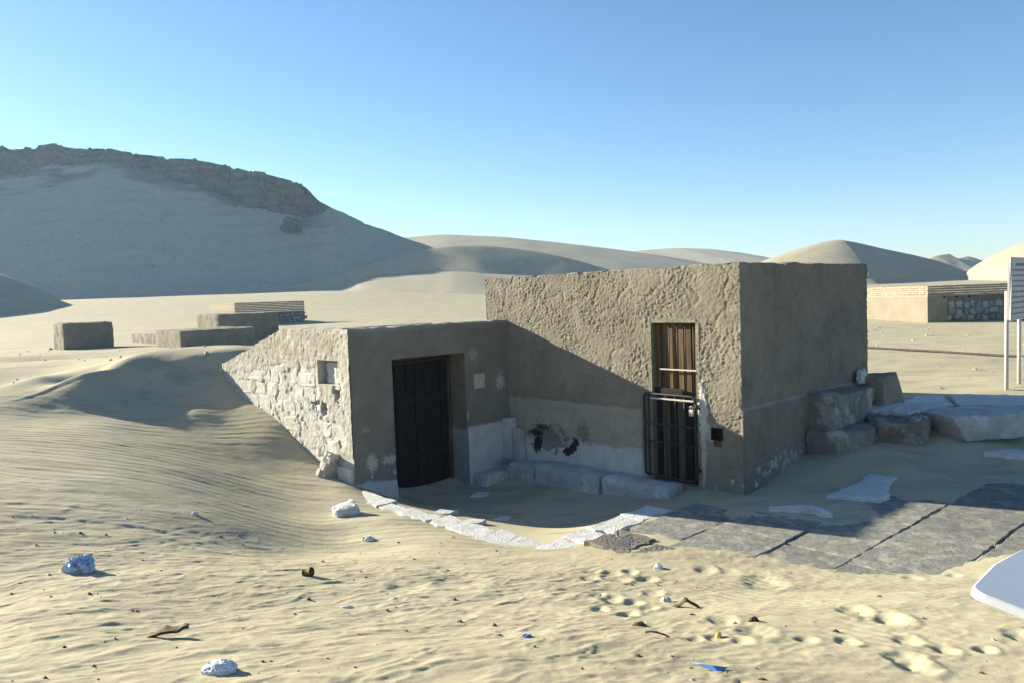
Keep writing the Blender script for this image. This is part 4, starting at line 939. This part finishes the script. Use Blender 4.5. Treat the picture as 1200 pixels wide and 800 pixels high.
def wflag(name, pts, zt, th, mat, seed, label, cat='stone', rag=0.015, tilt=None):
    poly = [ST(x, y) for x, y in pts]
    return tag(flag(name, poly, zt, th, mat, seed, None, rag, 0, 0.08, tilt, 0.0015), label, cat)
wflag('broken_slab', [(3.84, 9.22), (4.02, 9.12), (4.30, 8.86), (4.52, 9.02), (4.60, 9.28), (5.15, 9.92), (4.98, 10.04), (4.72, 9.98), (4.40, 9.62)], -2.535, 0.12, M_WHITE, 61, 'large broken white slab lying on shaded sand right of the tall building', rag=0.02, tilt=(0.05, 0.05))
wflag('broken_slab', [(2.93, 8.66), (3.30, 8.66), (3.46, 8.60), (3.53, 8.30), (3.42, 8.34), (3.36, 8.50)], -2.525, 0.09, M_WHITE, 62, 'small hooked white slab at the edge of the grey pavement', rag=0.012)
wflag('broken_slab', [(6.55, 10.42), (6.95, 10.5), (7.5, 10.3), (7.4, 9.95), (6.9, 10.12)], -2.375, 0.10, M_WHITE, 63, 'white slab fragment on shaded sand at the right edge', rag=0.02)
for k, (x, y, w, h, lb) in enumerate([(-0.60, 12.0, 0.32, 0.12, 'small white stone flake by the foot of the annex door'), (-1.02, 10.15, 0.40, 0.10, 'flat white flake in the court sand nearest the kerb'), (-0.22, 10.05, 0.22, 0.07, 'tiny white flake in the middle of the court sand'), (-0.62, 9.60, 0.42, 0.10, 'thin white flake half buried beside the kerb')]):
    wflag('stone_flake', [(x-w/2, y-h), (x+w*0.3, y-h*1.2), (x+w/2, y+h*0.4), (x-w*0.1, y+h*1.2)], gz(x, y)+0.028, 0.06, M_WHITE, 70+k, lb, rag=0.02)

# ------------------------------------------------------------------ ruined blocks and platform on the right
def wblock(name, x, y, z0, sx, sy, sz, rz, mat, seed, label, amp=0.035, n=11, rnd=0.10, tilt=(0, 0), taper=0.0, cat='stone block', group=None, cuts=0):
    o = rough_block(name, sx, sy, sz, (x, y, z0), rz, mat, seed, None, amp, n, rnd, tilt, taper, True, cuts); tag(o, label, cat, group); return o
def sblock(name, s, t, z0, ss, tt, zz, mat, seed, label, drz=0.0, **k):
    x, y = W(s, t); return wblock(name, x, y, z0, ss, tt, zz, ROTZ+drz, mat, seed, label, **k)
sblock('ashlar_block', 4.76, 2.62, -2.14, 0.42, 1.62, 0.55, M_GREYROCK, 81, 'long ashlar block leaning on the right foot of the tall building', tilt=(-0.02, 0.05), amp=0.025, rnd=0.04, n=18, cuts=3)
sblock('ashlar_block', 4.94, 2.36, -2.62, 0.74, 1.34, 0.53, M_GREYROCK, 82, 'lower ashlar block carrying the leaning one, nose towards the pavement', drz=0.08, amp=0.04, rnd=0.05, n=18, cuts=4)
sblock('ashlar_block', 4.80, 4.02, -2.10, 0.46, 0.86, 0.62, M_BLOCK, 83, 'dark square block at the far right corner of the tall building', drz=-0.05, amp=0.03, rnd=0.06, n=16, cuts=4)
sblock('stone_lump', 4.66, 3.60, -1.60, 0.10, 0.22, 0.22, M_WHITE, 84, 'white lump of plaster perched between the blocks and the wall', amp=0.05, rnd=0.25, n=9, cat='stone', cuts=3)
sblock('ashlar_block', 5.48, 2.98, -2.62, 0.90, 0.86, 0.62, M_GREYROCK, 85, 'broken block with a pointed foot in front of the ruined platform', drz=0.35, amp=0.04, taper=0.45, tilt=(0.05, -0.05), rnd=0.04, n=18, cuts=3)
sblock('ashlar_block', 5.04, 3.60, -2.5, 0.5, 0.6, 0.52, M_GREYROCK, 86, 'small block wedged behind the pointed one', drz=0.2, amp=0.04, rnd=0.05, n=12, cuts=3)
def slab_thing(pts, zt, th, seed, label, mat=None, tilt=None):
    poly = [ST(x, y) for x, y in pts]
    return tag(flag('platform_slab', poly, zt, th, mat or M_WHITE, seed, None, 0.03, 0, 0.08, tilt, 0.008), label, 'stone slab')
slab_thing([(5.41, 11.94), (6.58, 13.25), (7.50, 13.08), (7.03, 12.01), (5.92, 11.29)], -1.955, 0.13, 187, 'flat pale slab of the ruined platform next to the tall building', tilt=(0.01, -0.01))
slab_thing([(7.56, 13.05), (8.75, 12.60), (8.16, 11.70), (7.10, 11.92)], -1.945, 0.14, 188, 'flat pale slab in the middle of the ruined platform', tilt=(-0.01, 0.01))
slab_thing([(8.80, 12.7), (10.2, 12.3), (9.7, 11.2), (8.22, 11.62)], -1.95, 0.14, 189, 'flat pale slab of the ruined platform at the right edge below the sign')
slab_thing([(5.72, 11.20), (5.98, 11.42), (6.60, 11.80), (6.26, 11.21), (5.8, 10.83)], -1.985, 0.20, 191, 'ragged broken slab between the pointed block and the platform', M_GREYROCK, (0.03, -0.04))
wblock('platform_slab', 7.03, 11.25, -2.32, 1.55, 0.92, 0.385, 0.20, M_BENCH, 190, 'thick undercut slab at the front of the ruined platform', amp=0.035, n=20, rnd=0.05, taper=0.28, cuts=3, cat='stone slab')
wblock('platform_core', 7.4, 12.2, -2.5, 2.7, 1.3, 0.42, 0.02, M_GREYROCK, 192, 'rough rubble core under the slabs of the ruined platform', amp=0.06, n=22, rnd=0.1, cat='rubble', cuts=3)
# ------------------------------------------------------------------ blocks on the plain, left
def nblock(name, px, py, wa, wb, h, mat, seed, label, cat='stone block', amp=0.045, n=26, zb=None):
    cx = px+BX[0]*wb/2-AX[0]*wa/2; cy = py+BX[1]*wb/2-AX[1]*wa/2
    zb = gz(px, py)-0.02 if zb is None else zb
    return wblock(name, cx, cy, zb-0.4, wa, wb, h+0.4, ROTZ, mat, seed, label, amp=amp, n=n, rnd=0.03, cat=cat)
nblock('block_structure', -17.12, 28.75, 1.5, 1.77, 1.02, M_BLOCK, 95, 'isolated cube-like rendered block on the sand plain, leftmost', 'block')
nblock('block_structure', -11.15, 25.32, 2.5, 2.64, 0.60, M_BLOCK, 96, 'long low rendered block in front of the taller one', 'block')
nblock('block_structure', -11.62, 29.88, 2.2, 2.55, 1.16, M_BLOCK, 97, 'taller rendered block between the low block and the brick enclosure', 'block')
nblock('block_structure', -13.9, 30.2, 4.2, 0.5, 0.40, M_GREYROCK, 98, 'thin low grey wall stub left of the low block', 'wall')
def brick_building(name, label, px, py, rz, wx, wy, h, zb, course_h, ncourse, stones, seed):
    """near left corner at px,py; local x runs along the shaded side, local y back along the sunlit side"""
    root = empty(name, (px, py, zb), rz); tag(root, label, 'wall')
    rg = random.Random(seed); body = h-ncourse*course_h
    m = MB(); m.box(0, 0.42, 0.0, wy, -0.5, body, 0.01, rg); m.build('rendered_side', M_RENDER, root)
    m = MB(); m.box(0.42, wx, 0.03, 0.4, -0.5, body, 0.0); m.box(wx-.4, wx, .4, wy, -0.5, body); m.box(.42, wx-.4, wy-.4, wy, -.5, body); m.build('core', M_MORTAR, root)
    for k in range(ncourse):
        z0 = body+k*course_h; e = 0.012 if k % 2 else -0.006
        m = MB(); z1 = z0+course_h*0.84
        x = 0.0
        while x < wx:
            w = min(rg.uniform(0.22, 0.27), wx-x); m.box(x+0.006, x+w-0.006, -e, 0.24, z0, z1-rg.uniform(0, .012), 0.003, rg); x += w
        y = 0.25
        while y < wy:
            w = min(rg.uniform(0.22, 0.27), wy-y); m.box(-e, 0.24, y+0.006, y+w-0.006, z0, z1-rg.uniform(0, .012), 0.003, rg); y += w
        m.box(0.02, wx-0.02, 0.02, 0.4, z0, z1-0.02); m.box(0.02, .4, .4, wy-.02, z0, z1-.02)
        q = m.build('brick_course', M_BRICK, root); q['kind'] = 'stuff'
    x0_, rowz = stones
    for r, (z0, z1) in enumerate(rowz):
        x = x0_+rg.uniform(-0.1, 0.1)
        while x < wx-0.1:
            w = rg.uniform(0.75, 1.25)*(z1-z0)*1.1
            V, F = face_stone(rg, w*rg.uniform(0.7, 0.86), (z1-z0)*rg.uniform(0.66, 0.9), rg.uniform(0.03, 0.06), 0.05)
            rr_ = rg.uniform(-0.35, 0.35); dz_ = rg.uniform(-.05, .05)
            V = [(a_*cos(rr_)-c_*sin(rr_)+x+w/2, b_+0.03, a_*sin(rr_)+c_*cos(rr_)+(z0+z1)/2+dz_) for a_, b_, c_ in V]
            mesh_obj('stone', V, F, M_RUBBLE, root)
            x += w
    # plain rendered end piece by the corner of the shaded side
    m = MB(); m.box(0.02, x0_-0.02, -0.004, 0.035, -0.5, body-0.01, 0.004, rg); m.build('rendered_corner', M_BLOCK, root)
    for k in range(3):
        m = MB(); xx = x0_*0.8+k*0.62; m.box(xx, xx+0.09, -0.03, 0.04, body-0.09, body-0.01); m.build('dark_vent_block', M_BLACKHOLE, root)  # solid black blocks stand in for the shade inside vents
    return root
brick_building('brick_enclosure', 'far brick topped wall with rubble stone end behind the blocks on the left', -19.65, 53.67, TH-0.20, 5.0, 8.6, 1.72, gz(-19.65, 53.67)-0.05, 0.12, 7, (2.7, [(0.02, 0.30), (0.30, 0.58), (0.58, 0.84)]), 41)
brick_building('brick_enclosure', 'brick topped wall with rubble stone side behind the tall building and sign', 19.31, 34.91, radians(4), 7.5, 9.0, 1.76, gz(19.4, 34.8)-0.03, 0.105, 5, (0.95, [(0.02, 0.33), (0.33, 0.66), (0.66, 1.0)]), 42)

# ------------------------------------------------------------------ sign, pipe, white panel
sx_, sy_ = W(6.02, 6.66)
sign = empty('information_sign', (sx_, sy_, gz(sx_, sy_)), ROTZ); tag(sign, 'information board on two pale posts at the right edge', 'sign')
gzz = gz(sx_, sy_)
m = MB(); m.bbox(-0.025, 0.015, -0.05, 1.42, -0.715-gzz, 0.385-gzz, 0.008); brd = m.build('board', M_SIGN, sign)
m = MB(); m.tube([(0.02, -0.05, -0.715-gzz), (0.02, -0.05, 0.385-gzz), (0.02, 1.42, 0.385-gzz), (0.02, 1.42, -0.715-gzz)], 0.02, 4, True); m.build('frame', M_POST, brd)
for t in (0.0, 0.85):
    m = MB(); m.tube([(-0.05, t, -0.3), (-0.05, t, -0.2-gzz)], 0.033, 8); m.build('post', M_POST, sign, True)
rg = random.Random(77); z = 0.27-gzz
for r in range(10):
    m = MB(); x = 0.06 if r else 0.35; hh = 0.030 if r else 0.05
    while x < (1.25 if r else 0.95):
        w = rg.uniform(0.05, 0.16); m.box(0.0155, 0.0175, x, x+w, z-hh/2, z+hh/2); x += w+0.03
    q = m.build('text_line', M_INK, brd); q['kind'] = 'stuff'; z -= 0.098
pipe = MB(); pp = []
for x, y in [(6.5, 29.6), (8.6, 25.8), (10.56, 22.31), (11.6, 20.4), (12.45, 18.83), (13.6, 16.8), (15, 14.4)]: pp.append((x, y, gz(x, y)+0.035))
pipe.tube([tuple(q) for q in resample(pp, 40, 1)], 0.03, 7)
o = pipe.build('pipe', M_CABLE, None, True, origin=pp[2]); tag(o, 'thin dark pipe lying across the sand behind the platform', 'pipe')
# slanted white panel on a post, right foreground
pn = np.array([0.1763, -0.1102, 0.9781]); pc = np.array([1.6016, 2.6407, -1.0963]); e1 = np.array([0.7456, 0.6637, -0.0596]); e2 = np.array([0.7301, -0.6519, -0.205])
outl = []
crn = [(0.0, 0.0), (0.78, -0.02), (0.80, 0.62), (0.02, 0.66)]
cen = np.array([0.40, 0.31])
for i in range(4):
    p = np.array(crn[i]); pr = np.array(crn[i-1]); nx = np.array(crn[(i+1) % 4]); r = 0.075
    a_ = p+(pr-p)/np.linalg.norm(pr-p)*r; b_ = p+(nx-p)/np.linalg.norm(nx-p)*r
    for k in range(8):
        q = k/7; outl.append(a_*(1-q)**2+2*p*q*(1-q)+b_*q*q)
    mid = (p+nx)/2; outl.append(mid+(mid-cen)/np.linalg.norm(mid-cen)*0.018)
foot = pc+e1*0.42+e2*0.36; fz = gz(foot[0], foot[1])
panel = empty('slanted_panel', (foot[0], foot[1], fz), 0); tag(panel, 'white rounded slanted panel reaching in from the right foreground', 'panel')
n = len(outl); V = []
for q in outl: V.append(pc+e1*q[0]+e2*q[1]-pn*0.030)
for q in outl: V.append(pc+e1*q[0]+e2*q[1]-pn*0.006)
for q in outl:
    d = cen-q; d = d/np.linalg.norm(d)*0.008; V.append(pc+e1*(q[0]+d[0])+e2*(q[1]+d[1]))
F = [tuple(range(n-1, -1, -1)), tuple(range(2*n, 3*n))]
for i in range(n):
    j = (i+1) % n; F += [(i, j, n+j, n+i), (n+i, n+j, 2*n+j, 2*n+i)]
mb = MB(); mb.add(V, F); mb.build('board', M_PANEL, panel, off=(foot[0], foot[1], fz))
mb = MB(); mb.tube([(0, 0, -0.25), (0, 0, foot[2]-fz-0.02)], 0.035, 10); mb.build('post', M_POST, panel, True)
mb = MB(); mb.bbox(-0.09, 0.09, -0.09, 0.09, foot[2]-fz-0.06, foot[2]-fz-0.035, 0.005); mb.build('bracket', M_IRON, panel)

# ------------------------------------------------------------------ stones and litter on the sand
x, y = -2.21, 9.65
wblock('white_stone', x, y, gz(x, y)-0.12, 0.30, 0.24, 0.25, 0.5, M_WHITE, 131, 'small white stone block in sunlit sand left of the kerb', amp=0.03, n=7, rnd=0.14, tilt=(0.12, -0.2), cat='stone')
x, y = -2.93, 11.36
wblock('leaning_stone', x, y, gz(x, y)-0.10, 0.30, 0.22, 0.46, 0.9, M_LIME, 132, 'pale boulder leaning in the sand drift against the annex side wall', amp=0.06, n=8, rnd=0.25, tilt=(0.25, 0.35), cat='stone')
def crumple(name, x, y, sx, sy, sz, mat, seed, label, cat, amp=0.22, sub=4, rz=0.0, flat=0.25):
    bm = bmesh.new(); bmesh.ops.create_icosphere(bm, subdivisions=sub, radius=1.0)
    P = np.array([v.co for v in bm.verts]); q = seed*1.3
    n1 = 1-np.abs(fbm(P[:, 0]*1.3+P[:, 2]*1.7+q, P[:, 1]*1.3-P[:, 2]*1.1+q, seed, 3))*3.0
    n2 = 1-np.abs(fbm(P[:, 0]*3.3+P[:, 2]*2.7+q, P[:, 1]*3.1-P[:, 2]*2.9, seed+3, 3))*3.0
    n3 = fbm(P[:, 0]*0.9+q, P[:, 1]*0.9+P[:, 2]*0.8, seed+6, 2)
    P = P*(1+amp*(n1-0.3)+amp*0.55*(n2-0.3)+amp*1.2*n3)[:, None]*np.array([sx, sy, sz])
    P[:, 2] = np.where(P[:, 2] < -sz*flat, -sz*flat+0.15*(P[:, 2]+sz*flat), P[:, 2]); P[:, 2] -= P[:, 2].min()
    bm.verts.index_update(); F = [tuple(v.index for v in f.verts) for f in bm.faces]; bm.free()
    o = mesh_obj(name, P, F, mat, None, False); o.location = (x, y, gz(x, y)-0.012); o.rotation_euler = (0, 0, rz)
    return tag(o, label, cat)
crumple('plastic_bag', -3.51, 5.91, 0.095, 0.08, 0.085, M_BLUEBAG, 141, 'crumpled blue plastic bag on the left foreground sand', 'plastic bag', 0.36)
crumple('plastic_bag', -1.45, 3.50, 0.080, 0.055, 0.042, M_WHITEBAG, 142, 'smooth white plastic bag at the bottom left', 'plastic bag', 0.13)
crumple('paper_scrap', -1.72, 8.47, 0.065, 0.045, 0.045, M_WHITEBAG, 143, 'crumpled white scrap on sand below the small white stone', 'litter', 0.35, 3)
crumple('paper_scrap', -1.23, 5.15, 0.050, 0.020, 0.014, M_WHITEBAG, 144, 'thin white scrap in the middle of the scoured foreground sand', 'litter', 0.3, 3)
crumple('paper_scrap', 0.02, 4.26, 0.032, 0.022, 0.016, M_PAPERBLUE, 145, 'tiny blue and white scrap, bottom centre', 'litter', 0.35, 3)
crumple('pale_pebble', -3.61, 8.29, 0.036, 0.03, 0.034, M_WHITE, 146, 'white pebble alone on the rippled drift on the left', 'stone', 0.1, 3)
crumple('pale_pebble', 1.08, 5.50, 0.040, 0.03, 0.034, M_WHITE, 147, 'white pebble beside the dark shard among the footprints', 'stone', 0.1, 3)
crumple('paper_scrap', 1.27, 6.79, 0.042, 0.03, 0.034, M_WHITEBAG, 148, 'white scrap above the cluster of small footprints', 'litter', 0.3, 3)
crumple('yellow_scrap', 1.15, 4.30, 0.018, 0.014, 0.034, M_YELLOW, 149, 'yellow and white scrap standing among the right footprints', 'litter', 0.2, 3)
crumple('dark_pebble', 1.47, 4.67, 0.034, 0.026, 0.028, M_RUST, 150, 'brown pebble right of the footprints below the pavement', 'stone', 0.2, 3)
crumple('dark_pebble', 0.73, 4.56, 0.040, 0.026, 0.022, M_RUST, 151, 'dark stone chip below the cluster of small footprints', 'stone', 0.2, 3)
# rusty tin
x, y = -1.74, 6.07; o = MB(); z = gz(x, y); dx = Vector((0.8, -0.3, 0.25)).normalized()*0.05
prof = [(-1, 0.0), (-1, 0.034), (-0.92, 0.037), (-0.85, 0.034), (0.85, 0.034), (0.92, 0.037), (1, 0.034), (1, 0.030), (0.6, 0.029), (0.6, 0.0)]
o.tube([tuple(dx*q[0]*0.8) for q in prof], [max(q[1], 0.001) for q in prof], 12)
o = o.build('rusty_tin', M_RUST, None, True); o.location = (x, y, z+0.028); tag(o, 'small rusty tin lying on the sand left of centre', 'tin')
# curved strip of bark with a hooked end
def strip(name, x, y, pts, wid, th, mat, label, cat, rz):
    C = resample(pts, 30, 2); V = []; F = []
    for i, p in enumerate(C):
        k = i/29; w = wid*(0.35+0.65*sin(pi*min(1, 0.12+k*0.86)))*(1+0.25*sin(k*17))
        for sgn, dz in ((-1, 0.35), (0, 0), (1, 0.35)):
            V.append((p[0], p[1]+sgn*w, p[2]+dz*w)); 
        for sgn, dz in ((-1, 0.35), (0, 0), (1, 0.35)): V.append((p[0], p[1]+sgn*w*0.9, p[2]+dz*w-th))
    for i in range(29):
        a_ = i*6; b_ = a_+6
        F += [(a_, b_, b_+1, a_+1), (a_+1, b_+1, b_+2, a_+2), (a_+3, a_+4, b_+4, b_+3), (a_+4, a_+5, b_+5, b_+4), (a_, a_+3, b_+3, b_), (a_+2, b_+2, b_+5, a_+5)]
    F += [(0, 1, 4, 3), (1, 2, 5, 4), (174, 177, 178, 175), (175, 178, 179, 176)]
    o = mesh_obj(name, V, F, mat, None, True); o.location = (x, y, gz(x, y)); o.rotation_euler = (0, 0, rz); return tag(o, label, cat)
strip('bark_strip', -2.01, 4.14, [(-0.13, 0, -0.005), (-0.09, 0, 0.012), (-0.02, 0.005, 0.034), (0.05, 0.0, 0.04), (0.08, 0, 0.036), (0.10, 0.012, 0.058), (0.125, 0.012, 0.054)], 0.040, 0.016, M_BARK, 'curled dark strip of bark on the bottom left sand', 'bark', 0.10)
strip('dark_shard', 1.18, 5.28, [(-0.10, 0, -0.01), (-0.04, 0, 0.012), (0.0, 0.0, 0.05), (0.05, 0, 0.022), (0.11, 0.0, -0.01)], 0.03, 0.008, M_BARK, 'pointed dark shard sticking up among the footprints', 'shard', -0.15)
strip('thin_stick', 0.78, 4.25, [(-0.07, 0, 0.03), (-0.03, 0, 0.034), (0.02, 0.0, 0.02), (0.07, 0, 0.0)], 0.010, 0.006, M_BARK, 'thin dry stick below the cluster of small footprints', 'stick', 0.0)
# folded blue wrapper
x, y = 0.94, 3.64; o = MB()
o.add([(-0.075, 0.03, 0.012), (-0.03, 0.012, 0.018), (0.075, 0.0, 0.006), (0.02, -0.045, 0.002), (-0.005, -0.01, 0.024)], [(0, 1, 4), (1, 2, 4), (2, 3, 4), (3, 0, 4)])
o.add([(-0.075, 0.03, 0.010), (-0.03, 0.012, 0.016), (0.075, 0.0, 0.004), (0.02, -0.045, 0.0), (-0.005, -0.01, 0.021)], [(1, 0, 4), (2, 1, 4), (3, 2, 4), (0, 3, 4)])
wr = empty('wrapper', (x, y, gz(x, y)+0.004)); tag(wr, 'folded blue wrapper with a white tip at the bottom right', 'litter')
o.build('blue_foil', M_PAPERBLUE, wr)
o = MB(); o.add([(-0.12, 0.05, 0.014), (-0.07, 0.036, 0.017), (-0.03, 0.014, 0.021), (-0.075, 0.026, 0.012)], [(0, 1, 2, 3)]); o.add([(-0.12, 0.05, 0.012), (-0.07, 0.036, 0.014), (-0.03, 0.014, 0.018), (-0.075, 0.026, 0.009)], [(3, 2, 1, 0)]); o.build('white_tip', M_WHITEBAG, wr)
# boulder on the hill flank and loose stones
wblock('hill_boulder', -66.2, 230.5, 22.0, 5.2, 4.2, 4.2, 0.3, M_DARKROCK, 161, 'dark boulder resting on the flank of the rocky hill', amp=1.1, n=16, rnd=0.3, tilt=(0.5, 0.35), cat='boulder', cuts=7)
def scatter(name, mat, n, seed, region, rmin, rmax, label):
    rg = random.Random(seed); m = MB(); XY = []
    while len(XY) < n:
        y = rg.uniform(*region[1]); x = rg.uniform(region[0][0], region[0][1])*(0.35+0.65*y/region[1][1]); s, t = ST(x, y)
        if -4.8 < s < 9 and -3.3 < t < 5: continue
        XY.append((x, y))
    zz = height(np.array([p[0] for p in XY]), np.array([p[1] for p in XY]))
    for (x, y), z in zip(XY, zz):
        r = rmin*(rmax/rmin)**(rg.random()**2.2); k = [rg.uniform(0.7, 1.35) for _ in range(6)]
        V = [(x+r*k[0], y, z), (x, y+r*k[1], z), (x-r*k[2], y, z), (x, y-r*k[3], z), (x+rg.uniform(-.3, .3)*r, y+rg.uniform(-.3, .3)*r, z+r*0.75*k[4]), (x, y, z-r*0.5)]
        m.add(V, [(0, 1, 4), (1, 2, 4), (2, 3, 4), (3, 0, 4), (1, 0, 5), (2, 1, 5), (3, 2, 5), (0, 3, 5)])
    o = m.build(name, mat); o['kind'] = 'stuff'; o['label'] = label; return o
scatter('scattered_pebbles', M_RUST, 300, 5, ((-5.5, 5.5), (3.0, 8.6)), 0.004, 0.024, 'small brown pebbles scattered over the foreground sand')
scatter('scattered_chips', M_LIME, 170, 6, ((-5.5, 5.5), (3.0, 8.6)), 0.004, 0.020, 'small pale stone chips scattered over the foreground sand')
scatter('plain_stones', M_LIME, 260, 7, ((-24, 24), (14, 44)), 0.03, 0.12, 'pale stones scattered over the far sand plain')
print('triangles', sum(len(o.data.polygons)*2 for o in SC.objects if o.type == 'MESH'))

# ------------------------------------------------------------------ the air
hz = MB(); hz.box(-760, 760, -320, 860, -12, 72)
hz = hz.build('haze', M_SAND); hz['kind'] = 'stuff'; hz['label'] = 'thin pale desert haze over the whole place'
hm = bpy.data.materials.new('haze'); hm.use_nodes = True; nt = hm.node_tree
nt.nodes.remove(nt.nodes['Principled BSDF'])
pv = nt.nodes.new('ShaderNodeVolumePrincipled'); pv.inputs['Density'].default_value = 0.00030; pv.inputs['Color'].default_value = (0.52, 0.75, 1.0, 1); pv.inputs['Anisotropy'].default_value = 0.2
nt.links.new(pv.outputs[0], nt.nodes['Material Output'].inputs['Volume'])
hz.data.materials.clear(); hz.data.materials.append(hm)
